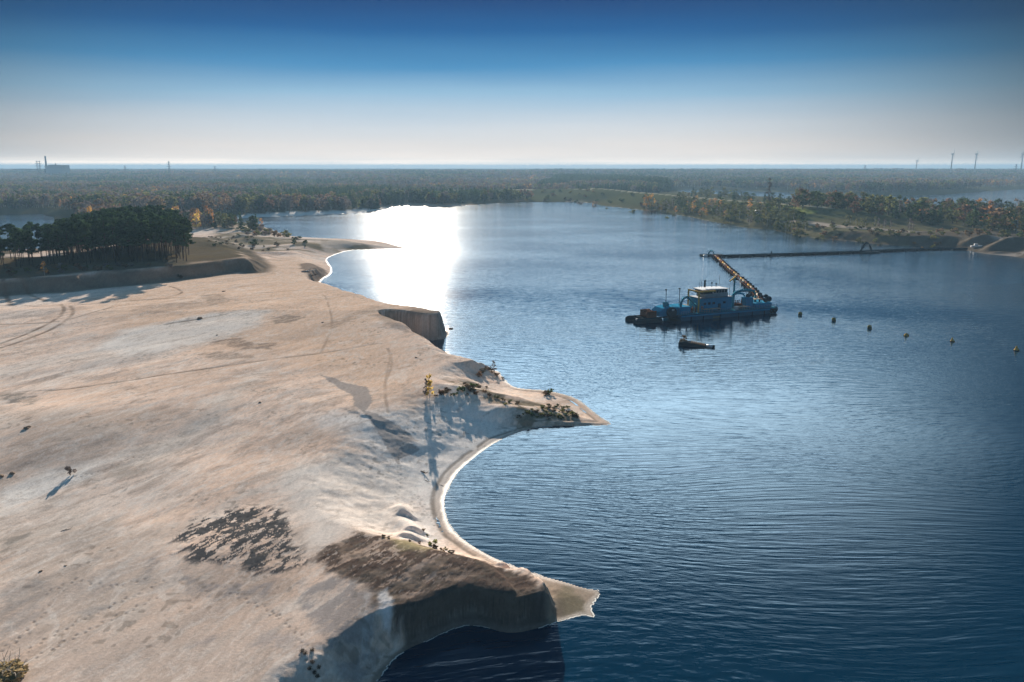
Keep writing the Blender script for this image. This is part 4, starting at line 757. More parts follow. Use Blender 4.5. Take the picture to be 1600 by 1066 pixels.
gi = gn.nodes.new('NodeGroupInput'); go_ = gn.nodes.new('NodeGroupOutput'); iop = gn.nodes.new('GeometryNodeInstanceOnPoints'); ci = gn.nodes.new('GeometryNodeCollectionInfo'); ci.inputs['Collection'].default_value = tc_; ci.inputs['Separate Children'].default_value = True; ci.inputs['Reset Children'].default_value = True
def na(ty, nm_):
    a = gn.nodes.new('GeometryNodeInputNamedAttribute'); a.data_type = ty; a.inputs['Name'].default_value = nm_; return a.outputs['Attribute']
gn.links.new(gi.outputs[0], iop.inputs['Points']); gn.links.new(ci.outputs[0], iop.inputs['Instance']); iop.inputs['Pick Instance'].default_value = True
gn.links.new(na('INT', 'tkind'), iop.inputs['Instance Index']); gn.links.new(na('FLOAT_VECTOR', 'tsize'), iop.inputs['Scale']); gn.links.new(na('FLOAT_VECTOR', 'trot'), iop.inputs['Rotation']); gn.links.new(iop.outputs[0], go_.inputs[0])
mdf = wobj.modifiers.new('trees', 'NODES'); mdf.node_group = gn
print('trees in mass', len(rest), 'pines', len(PP), 'right', len(RB))

# ---------------------------------------------------------------- built things
def paint(name, c, rough=.7, rust=.35, ns=1.2): return mat(name, c, rough, noise=rust, nscale=ns, dark=tuple(.45*v+.03*k for v, k in zip(c, (1.6, .9, .6))), bump=.15)
K = dict(hull=paint('dark_hull_paint', (.03, .10, .15)), blue=paint('blue_paint', (.03, .20, .33)), teal=paint('teal_paint', (.035, .19, .25)), white=paint('white_paint', (.48, .47, .47), .5, .3), cream=paint('cream_canvas', (.36, .31, .25), .7, .4),
 yellow=paint('yellow_paint', (.46, .29, .09)), olive=paint('olive_paint', (.16, .14, .05)), rust=paint('rusty_steel', (.15, .07, .045), .8, .8), black=paint('black_rubber', (.016, .017, .020), .7, .3), glass=mat('window_glass', (.02, .03, .04), .08), dark=paint('dark_steel', (.03, .045, .055), .6), orange=paint('orange_paint', (.45, .17, .06)),
 wood=mat('weathered_wood', (.13, .095, .07), .95, noise=.7, nscale=4, bump=.5), rock=mat('dark_clod', (.26, .19, .14), .95, noise=.7, nscale=5, bump=.6), farwall=mat('pale_cladding', (.22, .27, .30), .7, noise=.3), farwhite=mat('turbine_white', (.30, .31, .32), .6, noise=.2), grey=mat('galvanised', (.25, .26, .27), .5, noise=.3))
class MB:
    def __init__(s_): s_.v = []; s_.f = []
    def add(s_, V_, F_):
        o = len(s_.v); s_.v += [tuple(q) for q in V_]; s_.f += [tuple(int(i)+o for i in f) for f in F_]; return s_
    def box(s_, x0, x1, y0, y1, z0, z1, b=.04):
        bm = bmesh.new(); bmesh.ops.create_cube(bm, size=1)
        for v in bm.verts: v.co = Vector(((x0+x1)/2+v.co.x*(x1-x0), (y0+y1)/2+v.co.y*(y1-y0), (z0+z1)/2+v.co.z*(z1-z0)))
        if b: bmesh.ops.bevel(bm, geom=bm.edges[:], offset=min(b, (x1-x0)/4, (y1-y0)/4, (z1-z0)/4), segments=1, affect='EDGES')
        bm.verts.index_update(); s_.add([v.co for v in bm.verts], [[v.index for v in f.verts] for f in bm.faces]); bm.free(); return s_
    def tube(s_, pts_, r, sides=10, cap=True):
        rr_ = r if isinstance(r, (list, tuple)) else [r]*len(pts_)
        V_, F_ = tubes([(pts_, rr_)], sides); F_ = F_.tolist()
        if cap: n_ = len(pts_); F_ += [list(range(sides))[::-1], [(n_-1)*sides+k for k in range(sides)]]
        return s_.add(V_, F_)
    def prism(s_, poly, y0, y1):
        n_ = len(poly); V_ = [(a, y0, c) for a, c in poly]+[(a, y1, c) for a, c in poly]
        F_ = [list(range(n_)), list(range(2*n_-1, n_-1, -1))]+[[(i+1) % n_, i, n_+i, n_+(i+1) % n_] for i in range(n_)]
        return s_.add(V_, F_)
    def build(s_, name, m, parent=None, smooth=False):
        me_ = bpy.data.meshes.new(name); me_.from_pydata(s_.v, [], s_.f); me_.materials.append(m)
        bm = bmesh.new(); bm.from_mesh(me_); bmesh.ops.recalc_face_normals(bm, faces=bm.faces); bm.to_mesh(me_); bm.free()
        o = bpy.data.objects.new(name, me_); col.objects.link(o)
        if smooth: me_.shade_smooth()
        if parent: o.parent = parent
        return o
def arc(x0, x1, y, z0, zt, n_=9, y2=None, p=.55):
    out = []
    for i in range(n_+1):
        a = math.pi*i/n_; out.append(((x0+x1)/2-(x1-x0)/2*math.cos(a), y if y2 is None else y+(y2-y)*i/n_, z0+(zt-z0)*math.sin(a)**p))
    return out
# --- the dredging vessel
A = P(998, 508); B = P(1214, 489); LEN = (B-A).length; ang = math.atan2(B.y-A.y, B.x-A.x)
ship = empty('dredging_vessel', A, ang); tag(ship, 'blue suction dredging vessel with white wheelhouse, cranes and arched pipes on the lake', 'dredger')
q = LEN/216.0; X_ = lambda px: (px-998)*q
h = MB().prism([(X_(1060), .35), (X_(1063), -.5), (X_(1211), -.5), (X_(1214), .5), (X_(1213), 1.75), (X_(1060), 1.6)], 0, 9.5); hull = h.build('hull', K['hull'], ship)
MB().box(X_(1061), X_(1212.5), -.06, .10, 1.15, 1.62, .02).build('rubbing_band', K['blue'], hull)
for k, a in enumerate((1075, 1094, 1120, 1150, 1172, 1192)): MB().box(X_(a), X_(a)+.25, -.14, -.01, -.2, 1.1, .03).build('fender', K['black'], hull)
MB().box(X_(1109), X_(1121), -.12, -.02, .25, .55, .02).build('draught_board', K['olive'], hull)
MB().box(X_(1060)+.2, X_(1213)-.3, .15, 9.35, 1.76, 1.84, .0).build('deck', K['teal'], ship)
fp = MB().box(0, X_(1036), 1.0, 3.2, -.4, 1.15, .18); fp.box(0, X_(1036), 5.6, 7.8, -.4, 1.15, .18); fp.build('bow_pontoon', K['dark'], ship)
MB().box(.3, X_(1064), 1.4, 2.0, 1.16, 1.5).box(.3, X_(1064), 6.6, 7.2, 1.16, 1.5).box(X_(1010), X_(1010)+.5, 2, 6.6, 1.16, 1.46).box(X_(1030), X_(1030)+.5, 2, 6.6, 1.16, 1.46).build('ladder_frame', K['dark'], ship)
MB().box(.1, .6, 1.5, 2.1, 1.16, 1.6).build('bow_lamp_box', K['white'], ship)
wi = MB().tube([(X_(1017), 2.2, 2.2), (X_(1017), 5.4, 2.2)], .75, 12); wi.tube([(X_(1023), 2.0, 2.7), (X_(1023), 5.2, 2.7)], .8, 12).box(X_(1014), X_(1028), 1.6, 1.9, 1.5, 3.4).box(X_(1014), X_(1028), 5.2, 5.5, 1.5, 3.5).tube([(X_(1016), 3, 2.4), (X_(1021), 3, 3.9)], .12, 6).tube([(X_(1026), 3, 2.4), (X_(1021), 3, 3.9)], .12, 6)
wi.build('winch', K['rust'], ship)
MB().prism([(X_(1033), 1.5), (X_(1034), 2.9), (X_(1039), 3.9), (X_(1052), 4.3), (X_(1062), 3.9), (X_(1062), 1.5)], 2.0, 6.6).build('ladder_housing', K['blue'], ship)
wh = MB().tube([(X_(1050), .9, 2.6), (X_(1050), 1.95, 2.6)], 1.55, 20).build('cutter_wheel', K['dark'], ship)
MB().box(X_(1048.5), X_(1052), .72, .90, 3.2, 3.7).build('wheel_guard_plate', K['white'], wh)
for a in (1043.5, 1048): MB().prism([(X_(a), 3.9), (X_(a)-.1, 5.5), (X_(a)+.5, 5.5), (X_(a)+.9, 3.9)], 3.4, 4.0).build('bollard_post', K['teal'], ship)
for a in (1049, 1069.5):
    m_ = MB().tube([(X_(a), 4.4, 2), (X_(a), 4.4, 9.0)], .11, 6).build('mast', K['dark'], ship); MB().box(X_(a)-.35, X_(a)+.15, 4.2, 4.6, 9.0, 9.35).build('mast_lamp', K['black'], m_)
MB().box(X_(1062), X_(1079), 1.4, 7.6, 1.85, 4.0, .15).build('pump_house', K['blue'], ship)
MB().tube([(X_(1066), 2.4, 3.8), (X_(1066.5), 2.4, 5.2), (X_(1070), 2.4, 6.5), (X_(1075), 2.4, 6.8), (X_(1081), 2.4, 5.8), (X_(1088), 2.4, 4.3), (X_(1092), 2.4, 2.4)], .38, 10).build('suction_pipe', K['teal'], ship, True)
g = MB()
for a in (1079, 1083, 1087): g.tube([(X_(a), 1.8, 1.9), (X_(a), 1.8, 3.4)], .22, 8).tube([(X_(a), 1.8, 3.2), (X_(a)+.9, 3.2, 3.6)], .18, 8)
g.box(X_(1080), X_(1089), 3.2, 4.6, 1.85, 2.9); g.build('pump_manifold', K['rust'], ship)
MB().box(X_(1076), X_(1087), 4.9, 7.5, 1.85, 3.7, .1).build('pump_cover', K['cream'], ship)
gy = MB().box(X_(1090.5), X_(1090.5)+.42, 1.5, 1.9, 1.84, 8.4).box(X_(1090.5), X_(1117), 1.5, 1.9, 8.0, 8.45).box(X_(1090.5), X_(1090.5)+.42, 6.9, 7.3, 1.84, 8.4).box(X_(1090.5), X_(1090.5)+.42, 1.9, 6.9, 8.0, 8.4); gy.build('gantry', K['yellow'], ship)
dh = MB().box(X_(1096.5), X_(1147), 2.6, 8.2, 1.85, 5.9, .08).build('deckhouse', K['blue'], ship)
for a in (1102, 1109, 1116, 1133): f_ = MB().box(X_(a), X_(a)+.9, 2.48, 2.62, 3.9, 4.6, .03).build('window', K['dark'], dh); MB().box(X_(a)+.1, X_(a)+.8, 2.44, 2.478, 4.0, 4.5, 0).build('pane', K['glass'], f_)
d_ = MB().box(X_(1125), X_(1125)+1.0, 2.5, 2.62, 1.95, 4.0, .02).build('door', K['dark'], dh); MB().box(X_(1125)+.8, X_(1125)+.9, 2.42, 2.498, 2.9, 3.0, 0).build('handle', K['grey'], d_)
def ringg(c, R_, r_, n_=18): return MB().tube([(c[0]+R_*math.cos(2*math.pi*k/n_), c[1], c[2]+R_*math.sin(2*math.pi*k/n_)) for k in range(n_+1)], r_, 6, False)
ringg((X_(1099.5), 2.45, 3.2), .38, .1).build('lifebuoy', K['orange'], dh)
MB().box(X_(1096.2), X_(1147.3), 2.4, 8.4, 5.90, 6.02, .02).build('house_roof', K['grey'], dh)
up = MB().box(X_(1106), X_(1142), 3.2, 7.8, 6.03, 7.1, .06).build('upper_house', K['farwall'], ship)
wl = MB().box(X_(1118), X_(1141.5), 3.3, 7.6, 7.11, 8.3, .04).build('wheelhouse', K['white'], ship)
for a in range(5): f_ = MB().box(X_(1119.2+4.4*a), X_(1122.6+4.4*a), 3.2, 3.32, 7.25, 8.2, .02).build('window', K['dark'], wl); MB().box(X_(1119.5+4.4*a), X_(1122.3+4.4*a), 3.16, 3.198, 7.3, 8.14, 0).build('pane', K['glass'], f_)
for a in (3.6, 5.0, 6.4): f_ = MB().box(X_(1141.5)-.02, X_(1141.5)+.1, a, a+1.0, 7.3, 8.15, .02).build('window', K['glass'], wl)
MB().box(X_(1102), X_(1118), 3.4, 7.4, 7.11, 8.28, .05).build('funnel_casing', K['dark'], ship)
MB().prism([(X_(1101), 8.31), (X_(1101), 8.5), (X_(1112), 8.7), (X_(1130), 8.55), (X_(1143), 8.42), (X_(1143), 8.31)], 2.9, 8.0).build('wheelhouse_roof', K['white'], wl)
MB().tube([(X_(1110), 5, 9.0), (X_(1110), 5, 11.2)], .30, 10).build('funnel', K['dark'], ship, True)
for a in (1103, 1106): MB().tube([(X_(a), 5.4, 8.9), (X_(a), 5.4, 10.8)], .06, 6).build('antenna', K['dark'], ship)
for a, zt in ((1121, 10.3), (1128, 9.9)): MB().tube([(X_(a), 5, 8.9), (X_(a), 5, zt-.3), (X_(a), 5, zt-.28), (X_(a), 5, zt+.1)], [.08, .08, .3, .2], 8).build('roof_vent', K['dark'], ship)
MB().tube([(X_(1141), 7.5, 8.7), (X_(1141), 7.5, 12.2)], .06, 6).tube([(X_(1143.5), 3.0, 6), (X_(1143.5), 3.0, 9.6)], .06, 6).build('signal_mast', K['grey'], ship)
def canopy(a, b_, y0, y1, z, nm='deck_canopy'):
    c_ = MB().box(X_(a), X_(b_), y0, y1, z, z+.14, .05).build(nm, K['cream'], ship)
    g_ = MB()
    for xx in (X_(a)+.15, X_(b_)-.2):
        for yy in (y0+.1, y1-.2): g_.box(xx, xx+.08, yy, yy+.08, 1.85, z-.001, 0)
    g_.build('canopy_frame', K['grey'], c_)
canopy(1097, 1106.5, .4, 2.1, 2.75); canopy(1109, 1123, .4, 2.1, 2.75); canopy(1151, 1171, .5, 2.6, 2.6); canopy(1182, 1196, 2.2, 5.6, 4.35)
MB().box(X_(1148), X_(1153), .9, 1.9, 1.85, 2.9).build('deck_locker', K['white'], ship)
jc = MB().box(X_(1159.6), X_(1161.4), 5.6, 6.1, 1.85, 11.6, .04).build('jib_crane', K['teal'], ship)
jb = MB().add(*(lambda a_, b2: (tubes([([a_, b2], [.26, .2])], 4)))(Vector((X_(1163), 6.2, 11.5)), Vector((X_(1137), 1.2, 11.0)))); jb.tube([(X_(1160.5), 5.9, 9.6), (X_(1150), 3.6, 11.1)], .12, 6); jb.build('jib', K['yellow'], jc)
g = MB().tube([(X_(1151), 3.2, 2.0)]+arc(X_(1151), X_(1192), 3.2, 4.6, 7.3, 12, 4.6, .38)+[(X_(1192), 4.6, 2.0)], .42, 10); g.build('discharge_pipe', K['teal'], ship, True)
MB().tube([(X_(1153.5), 5.0, 2.0)]+arc(X_(1153.5), X_(1177), 5.0, 4.2, 6.2, 10, 5.4, .4)+[(X_(1177), 5.4, 2)], .34, 10).build('discharge_pipe', K['blue'], ship, True)
MB().box(X_(1168), X_(1180), 1.9, 4.4, 1.85, 5.2, .1).build('engine_casing', K['blue'], ship)
g = MB().box(X_(1153), X_(1166), 2.9, 4.6, 1.85, 3.3)
for a in (1154, 1157, 1160, 1164): g.tube([(X_(a), 3.0, 3.2), (X_(a), 3.0, 4.0), (X_(a)+.5, 3.6, 4.3)], .2, 8)
g.build('dredge_pump', K['rust'], ship)
MB().box(X_(1181), X_(1209), 1.2, 7.8, 1.85, 3.3, .12).build('stern_house', K['blue'], ship)
for a, zt in ((1176, 6.2), (1195.5, 6.3), (1206, 5.6)): MB().tube([(X_(a), 3.4, 3.2), (X_(a), 3.4, zt-.9), (X_(a), 3.4, zt-.88), (X_(a), 3.4, zt-.3), (X_(a), 3.4, zt)], [.28, .28, .72, .72, .3], 12).build('mushroom_vent', K['dark'], ship, True)
MB().tube([(X_(1206), 1.6, 4.3), (X_(1206), 3.0, 4.3)], .85, 14).tube([(X_(1201), 1.6, 3.9), (X_(1201), 2.6, 3.9)], .55, 12).build('stern_winch', K['dark'], ship)
for y_, z_ in ((.8, 1.1), (2.4, .9), (4.2, 1.1), (6.0, .9)):
    MB().tube([(X_(1214.3)+.15, y_+.62*math.cos(2*math.pi*k/14), z_+.62*math.sin(2*math.pi*k/14)) for k in range(15)], .22, 6, False).build('tyre_fender', K['black'], hull)
for x_, z_ in ((1209, .9), (1204, .9)): ringg((X_(x_), -.28, z_), .55, .2, 14).build('tyre_fender', K['black'], hull)
g = MB()
for k in range(56):
    x_ = X_(1061)+k*(X_(1212)-X_(1061))/55; g.box(x_, x_+.05, .2, .25, 1.85, 2.85, 0)
for z_ in (2.35, 2.83): g.box(X_(1061), X_(1212), .205, .245, z_+.0, z_+.05, 0)
g.build('railing', K['grey'], ship)
g = MB()
for k in range(16): x_ = X_(1097)+k*(X_(1146)-X_(1097))/15; g.box(x_, x_+.05, 2.5, 2.55, 6.03, 7.0, 0)
g.box(X_(1097), X_(1146), 2.505, 2.545, 6.96, 7.0, 0); g.build('railing', K['grey'], ship)
# --- floating pipe from stern to the junction raft
def pipeline(name, label, path, r_, m_, gap, drum, drum_m, paired=True, deck=None):
    e_ = empty(name, path[0]); tag(e_, label, 'pipeline'); o = path[0]
    Pn = [Vector(p_)-o for p_ in path]
    if not paired: MB().tube(Pn, r_, 10).build('pipe', m_, e_, True)
    dist = 0; tot = sum((b_-a).length for a, b_ in zip(Pn[:-1], Pn[1:])); k = gap*.5
    def at(s_):
        for a, b_ in zip(Pn[:-1], Pn[1:]):
            l = (b_-a).length
            if s_ <= l: return a+(b_-a)*(s_/l), (b_-a)/l
            s_ -= l
        return Pn[-1], (Pn[-1]-Pn[-2]).normalized()
    while k < tot:
        c, d = at(k); nn = Vector((-d.y, d.x, 0)).normalized()
        if paired:
            c0, _ = at(max(k-gap*.5, 0)); c1, _ = at(min(k+gap*.5, tot)-.01); nsec = int(k/gap)
            MB().tube([c0, c1], r_, 10).tube([c0, c0+d*.3], r_*1.7, 10).build('pipe_section', K['cream'] if nsec % 3 == 1 else (m_ if nsec % 3 else K['rust']), e_, True)
            for sg in (-1, 1):
                if random.random() < .12: continue
                off, _ = at(min(max(k+sg*gap*.16, 0), tot)); c = off
                a = c+nn*sg*(r_+.15); a.z = .42-o.z; MB().tube([a-d*0+nn*sg*0, a+nn*sg*drum[0]], [drum[1], drum[1]], 10).build('float_drum', drum_m, e_, True)
            MB().box(-.12, .12, -.12, .12, 0, .1, 0)
        else:
            a = c.copy(); a.z = .15-o.z; MB().tube([a-d*drum[0]/2, a-d*drum[0]*.4, a+d*drum[0]*.4, a+d*drum[0]/2], [drum[1]*.6, drum[1], drum[1], drum[1]*.6], 12).build('float_drum', drum_m, e_, True)
        k += gap
    return e_
J = P(1114, 400.5)
pl = pipeline('floating_pipeline', 'orange yellow floating pipe on black float drums behind the dredger', [P(1189, 468, .95), P(1176, 451, .95), P(1158, 435, .95), P(1140, 420, .95), J+Vector((0, -3, .95))], .34, K['yellow'], 6.2, (1.3, .78), K['black'])
Pn = [P(1189, 468, 1.9)-pl.location, P(1176, 451, 1.9)-pl.location, P(1158, 435, 1.9)-pl.location, P(1140, 420, 1.9)-pl.location, J+Vector((0, -3, 1.9))-pl.location]
MB().tube([v+Vector((-.9, 0, -.4)) for v in Pn], .07, 6).tube([v+Vector((.9, 0, -.5)) for v in Pn], .07, 6).build('handrail', K['rust'], pl)
dk = pipeline('floating_pipeline', 'long dark floating pipe from the junction raft to the right shore', [J+Vector((3, 0, .75)), P(1130, 400, .75), P(1250, 396.5, .75), P(1340, 393.5, .75), P(1366, 392, .75), P(1420, 389.8, .75), P(1480, 388.4, .75), P(1512, 389, .9)], .62, K['dark'], 7.5, (6.6, .95), K['black'], False)
a = P(1345, 393.2, .8)-dk.location; b_ = P(1361, 392.6, .8)-dk.location
MB().tube([a+(b_-a)*t+Vector((0, 0, 4.6*math.sin(math.pi*min(t*1.0, 1))**.6)) for t in [i/12 for i in range(13)]], .5, 8).tube([P(1342, 393.3, .8)-dk.location, a+(b_-a)*.55+Vector((0, -.3, 4.2))], .3, 8).build('pipe_arch', K['dark'], dk, True)
MB().box(a.x-1, b_.x+3, a.y-1.6, a.y+1.6, -1.2, .2, .1).build('arch_pontoon', K['dark'], dk)
a = P(1205, 398.2, .8)-dk.location; MB().tube([a, a+Vector((0, 0, 1.8))], .35, 8).build('valve_post', K['dark'], dk)
jr = empty('junction_raft', J); tag(jr, 'dark junction raft with a pipe bend where the two floating pipes meet', 'raft')
MB().box(-6.5, 5.5, -1.2, 2.6, -.4, .9, .2).build('raft_deck', K['dark'], jr); MB().tube([(-2.2, .5, .9), (-2.1, .5, 1.9), (-1.3, .5, 2.8), (-.3, .5, 2.8), (.4, .5, 2.0), (.6, .5, .9)], .42, 10).build('pipe_bend', K['teal'], jr, True)
for x_ in (-4.6, 3.2): MB().tube([(x_-1.0, -2.6, .2), (x_+1.0, -2.6, .2)], .8, 12).build('float_drum', K['white'] if x_ < 0 else K['black'], jr, True)
# --- wreck raft
W0 = P(1060, 541); W1 = P(1103, 543.5); wa = math.atan2((W1-W0).y, (W1-W0).x); WL = (W1-W0).length
wr = empty('sunken_barge', W0, wa); tag(wr, 'dark half sunken barge with rotting deck before the dredger', 'barge')
MB().prism([(0, -.4), (-.05, .8), (.3, 1.15), (WL*.12, 1.0), (WL*.2, 1.25), (WL*.33, 1.1), (WL*.45, .9), (WL*.7, .62), (WL, .4), (WL, -.4)], 0, 2.6).build('hull', K['dark'], wr)
g = MB()
for k in range(7): g.box(WL*(.45+.075*k), WL*(.45+.075*k)+.35, -.05+.2*(k % 2), 2.7, 1.0-.09*k, 1.12-.09*k, .03)
g.build('deck_plank', K['wood'], wr)
MB().tube([(WL+.05, .8, .35), (WL+1.7, .4, .25)], .42, 12).build('float_pipe', K['white'], wr, True); MB().tube([(WL+1.72, .4, .25), (WL+2.1, .3, .22)], .46, 12).build('float_end', K['black'], wr, True)
p = P(1068, 534, 1.1); plant('bush', 'shrub', 41, 'brown', 'grey_bark', p, 2.0, 'reddish bare bush growing on the half sunken barge', 'bush', None, .5, .9, ('stem', 'foliage'))
# --- buoys
def buoy(kind, px, py, tilt, label, s_=1.0):
    e_ = empty('buoy', P(px, py, 0)); e_.scale = (s_,)*3; tag(e_, label, 'buoy', 'buoys in a row right of the dredger'); e_.rotation_euler = (R(tilt[0]), R(tilt[1]), random.uniform(0, 3))
    if kind == 'barrel': prof = [(-.5, .35), (-.45, .48), (.75, .50), (.85, .36), (.95, .12)]
    else: prof = [(-.4, .3), (-.2, .75), (.15, .78), (.5, .5), (1.3, .18), (1.45, .1)]
    MB().tube([(0, 0, z_) for z_, _ in prof], [r_ for _, r_ in prof], 14).build('float_body', K['olive'] if kind == 'barrel' else K['yellow'], e_, True)
    zt = prof[-1][0]; MB().tube([(.16*math.cos(2*math.pi*k/10), 0, zt+.14+.16*math.sin(2*math.pi*k/10)) for k in range(11)], .035, 5, False).build('lifting_eye', K['dark'], e_)
    zb = .1 if kind == 'barrel' else .05; MB().tube([(0, 0, zb), (0, 0, zb+.22)], .53 if kind == 'barrel' else .82, 14).build('rubber_band', K['black'], e_, True)
for kd, px, py, tl, lb, s_ in [('barrel',1250,493,(5,4),'upright barrel buoy closest to the dredger stern, leftmost of the row',1.15),('barrel',1303,502,(-4,8),'slim barrel buoy second from the dredger in the row',1.15),('barrel',1359,514,(3,14),'barrel buoy leaning right, third from the dredger',1.15),('cone',1416,525,(25,-38),'buoy heeled over far to the left with its pale side showing',.85),('cone',1488,534,(0,6),'dark conical buoy, second from the right in the row',.75),('cone',1588,548,(4,-6),'conical buoy nearest the right edge of the view',.85)]:
    buoy(kd, px, py, tl, lb, s_)
# --- clods, driftwood
def clod(px, py, s_, label, name='clod', m_='rock', flat=.5, z=4.5):
    p = ground(px, py, 6, z); bm = bmesh.new(); bmesh.ops.create_icosphere(bm, subdivisions=3, radius=1)
    for v in bm.verts:
        n_ = fbm(np.array([v.co.x*1.3+px]), np.array([v.co.y*1.3+v.co.z*.9+py]), 4, 5)[0]; v.co *= 1+n_*1.3; v.co.z *= flat
    me_ = bpy.data.meshes.new(name); bm.to_mesh(me_); bm.free(); me_.materials.append(K[m_]); o = bpy.data.objects.new(name, me_); col.objects.link(o); o.location = (p.x, p.y, p.z+s_*.1); o.scale = (s_*.85, s_*.65, s_*.6); o.rotation_euler = (0, 0, random.uniform(0, 3)); tag(o, label, 'clod'); return o
for px, py, s_, lb, z in [(312,498,1.0,'dark clod on the tan sand above the pale streak',5),(350,456,.7,'lone dark clod on the open sand right of the pine bank',5),(339,524,.4,'small dark clod on the pale sand streak',5),(504,504,.45,'small reddish clod beside the footpath on the warm sand',6),(650,559,.4,'grey clod on the slope below the shaded cliff',5),(42,669,.75,'rounded brown clod at the left edge of the sand, with sand banked around it',5),(19,740,.5,'brown clod at the left edge above the white sand',4),(2,744,.5,'brown clod cut by the left edge of the view',4),(64,893,.22,'fist sized dark clod near the footprints at lower left',3.6),(103,884,.18,'tiny dark clod right of another clod at lower left',3.6),(406,629,.35,'dark clod on the wind combed sand in the middle',5),(545,457,1.6,'dark rock on the shore edge beside the sun glitter',4.6),(704,514,.9,'dark rock at the foot of the cliff tip',.3)]:
    clod(px, py, s_, lb, z=z)
for px, py, L, lb, z in [(662,739,1.9,'grey driftwood log on the near beach, largest on the sand',2.6),(667,752,1.5,'thin driftwood stick below the large log',2.4),(691,759,1.1,'driftwood branch lying on the dark berm line',1.2),(104,828,1.2,'broken branch on the sand at lower left',3.8),(482,425,5.5,'uprooted tree trunk at the edge of the small cove',2.5),(487,431,4.5,'pale fallen trunk beside the small cove water',1.2)]:
    p = ground(px, py, 6, z); a_ = random.uniform(-.5, .3); rd = random.Random(px); g = MB(); r0 = L*.05 if L > 1.6 else L*.025
    g.tube([(-L/2, 0, r0*.6), (-L*.15, L*.04, r0*.9), (L*.2, -L*.02, r0*1.1), (L/2, L*.03, r0*2.5)], [r0, r0*.95, r0*.7, r0*.3], 8)
    for k in range(4): x_ = rd.uniform(-L*.3, L*.4); g.tube([(x_, 0, r0), (x_+rd.uniform(-.1, .25)*L, rd.uniform(-.2, .2)*L, rd.uniform(.1, .3)*L)], [r0*.4, r0*.12], 5)
    o = g.build('driftwood', K['wood'] if L < 5 else K['grey'], None, True); o.location = p; o.rotation_euler = (0, 0, -a_+.5 if px < 600 else R(-38)); tag(o, lb, 'driftwood')
# --- van and boat on the right shore
def onto(o, px, py, z=5): p = ground(px, py, 6, z); o.location = p; return o
vn = onto(empty('parked_van', (0, 0, 0), R(4)), 1187, 335); tag(vn, 'white van parked on the grass below the dike', 'van'); vn.scale = (1.5, 1.5, 1.5)
MB().prism([(-2.6, .45), (-2.6, 2.0), (-2.4, 2.25), (1.2, 2.3), (1.9, 1.45), (2.55, 1.2), (2.6, .45)], -1, 1).build('body', K['white'], vn); MB().prism([(1.32, 1.5), (1.25, 2.1), (1.55, 1.75), (1.75, 1.5)], -1.02, 1.02).build('window', K['glass'], vn)
for x_ in (-1.7, 1.7):
    for y_ in (-1.05, .82): MB().tube([(x_, y_, .36), (x_, y_+.23, .36)], .36, 14).build('wheel', K['black'], vn)
bo = onto(empty('work_boat', (0, 0, 0), R(-10)), 1525, 386, 2); tag(bo, 'small white work boat drawn up by the dark sand heaps', 'boat'); bo.scale = (.9, .9, .9)
MB().prism([(-3, .1), (-3.1, 1.0), (3.4, 1.2), (2.4, .1)], -1.0, 1.0).build('hull', K['white'], bo); MB().box(-1.2, .8, -.7, .7, 1.12, 2.2, .1).build('cabin', K['white'], bo)
# --- the horizon
def far(name, px, d, label, cat, group=None): e_ = empty(name, PD(px, d, 3)); tag(e_, label, cat, group); return e_
pl_ = far('industrial_plant', 78, 2900, 'distant factory with a tall dark chimney and pale hall on the left horizon', 'factory')
MB().tube([(-7, 0, 0), (-7, 0, 54), (-7, 0, 84)], [4.2, 3.0, 2.4], 12).build('chimney', K['dark'], pl_, True); MB().box(-11, -3, -4, 4, 44, 50).box(-13, 0, -6, 6, 0, 40).build('chimney_platform', K['dark'], pl_)
MB().prism([(4, 0), (4, 49), (22, 54), (62, 52.5), (62, 0)], -25, 25).build('hall', K['farwall'], pl_); MB().box(40, 44, -26, -25.1, 53, 58).build('roof_vent', K['dark'], pl_)
wh_ = far('warehouse', 42, 3400, 'low flat distant warehouse left of the chimney', 'warehouse'); MB().box(-38, 38, -20, 20, 0, 36, 1).build('wall', K['farwall'], wh_); MB().box(-40, 40, -22, 22, 36.1, 38.5, .5).build('roof', K['dark'], wh_)
def pylon(px, d, hgt_, label):
    e_ = far('lattice_mast', px, d, label, 'mast'); g = MB()
    for sx in (-1, 1):
        for sy in (-1, 1): g.tube([(sx*4, sy*4, 0), (sx*.8, sy*.8, hgt_)], [.5, .35], 4)
    n_ = 9
    for k in range(n_):
        a = 4-3.2*k/n_; b2 = 4-3.2*(k+1)/n_
        g.tube([(-a, -a, hgt_*k/n_), (b2, -b2, hgt_*(k+1)/n_)], .25, 4).tube([(a, -a, hgt_*k/n_), (-b2, -b2, hgt_*(k+1)/n_)], .25, 4)
    g.build('lattice', K['dark'], e_); g = MB()
    for zz_, wdt in ((.72, 9), (.84, 7), (.95, 5)): g.box(-wdt, wdt, -.4, .4, hgt_*zz_, hgt_*zz_+1.0, 0)
    g.build('crossarm', K['dark'], e_)
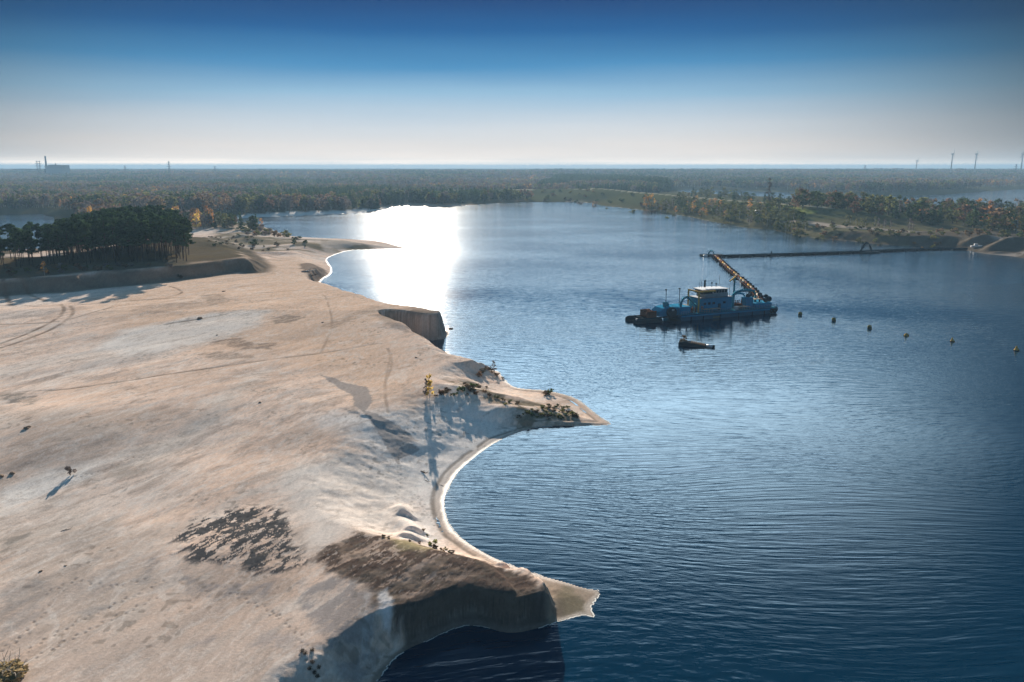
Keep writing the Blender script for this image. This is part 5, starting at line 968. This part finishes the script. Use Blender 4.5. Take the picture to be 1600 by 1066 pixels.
for px, d, hg, lb in [(61,2900,68,'thin lattice mast farthest left, beside the chimney'),(65,2900,68,'thin lattice mast just left of the chimney'),(266,2900,66,'power pylon on the horizon above the copse'),(197,3300,52,'short distant mast between chimney and pylon'),(337,3300,50,'short distant mast right of the pylon'),(1350,3400,54,'thin mast on the horizon left of the wind turbines'),(1585,3000,56,'small mast just left of the rightmost wind turbine')]: pylon(px, d, hg, lb)
for px, d, hub, r_, a0, yaw, lb in [(1430,3600,72,22,20,70,'smallest and leftmost wind turbine on the right horizon'),(1484,3000,91,26,75,60,'wind turbine second from the left, rotor edge on'),(1521,3000,91,26,40,75,'wind turbine third from the left with a short looking rotor'),(1593,2900,90,27,97,20,'rightmost wind turbine, blades plainly seen')]:
    e_ = far('wind_turbine', px, d, lb, 'wind turbine', 'wind turbines on the right horizon'); e_.rotation_euler = (0, 0, R(yaw))
    MB().tube([(0, 0, 0), (0, 0, hub)], [2.6, 1.5], 12).build('tower', K['farwhite'], e_, True); MB().box(-1.8, 1.8, -3.5, 5.5, hub-.2, hub+3.4, .6).build('nacelle', K['farwhite'], e_)
    MB().tube([(0, -5.6, hub+1.6), (0, -3.6, hub+1.6)], [.6, 1.8], 12).build('hub', K['farwhite'], e_, True)
    for k in range(3):
        an = R(a0+120*k); ca2, sa2 = math.cos(an), math.sin(an); q0 = [(ca2*s_*r_, -4.6, hub+1.6+sa2*s_*r_) for s_ in (.03, .2, .6, 1)]; g = MB()
        V_ = []
        for pnt, wd2, th in zip(q0, (1.0, 2.0, 1.3, .4), (.9, .5, .3, .1)):
            V_ += [(pnt[0]-sa2*wd2, pnt[1]-th, pnt[2]+ca2*wd2), (pnt[0]+sa2*wd2, pnt[1]-th, pnt[2]-ca2*wd2), (pnt[0]+sa2*wd2, pnt[1]+th, pnt[2]-ca2*wd2), (pnt[0]-sa2*wd2, pnt[1]+th, pnt[2]+ca2*wd2)]
        F_ = [[4*i+j, 4*i+(j+1) % 4, 4*i+4+(j+1) % 4, 4*i+4+j] for i in range(3) for j in range(4)]+[[0, 1, 2, 3], [12, 13, 14, 15]]
        g.add(V_, F_).build('blade', K['farwhite'], e_)
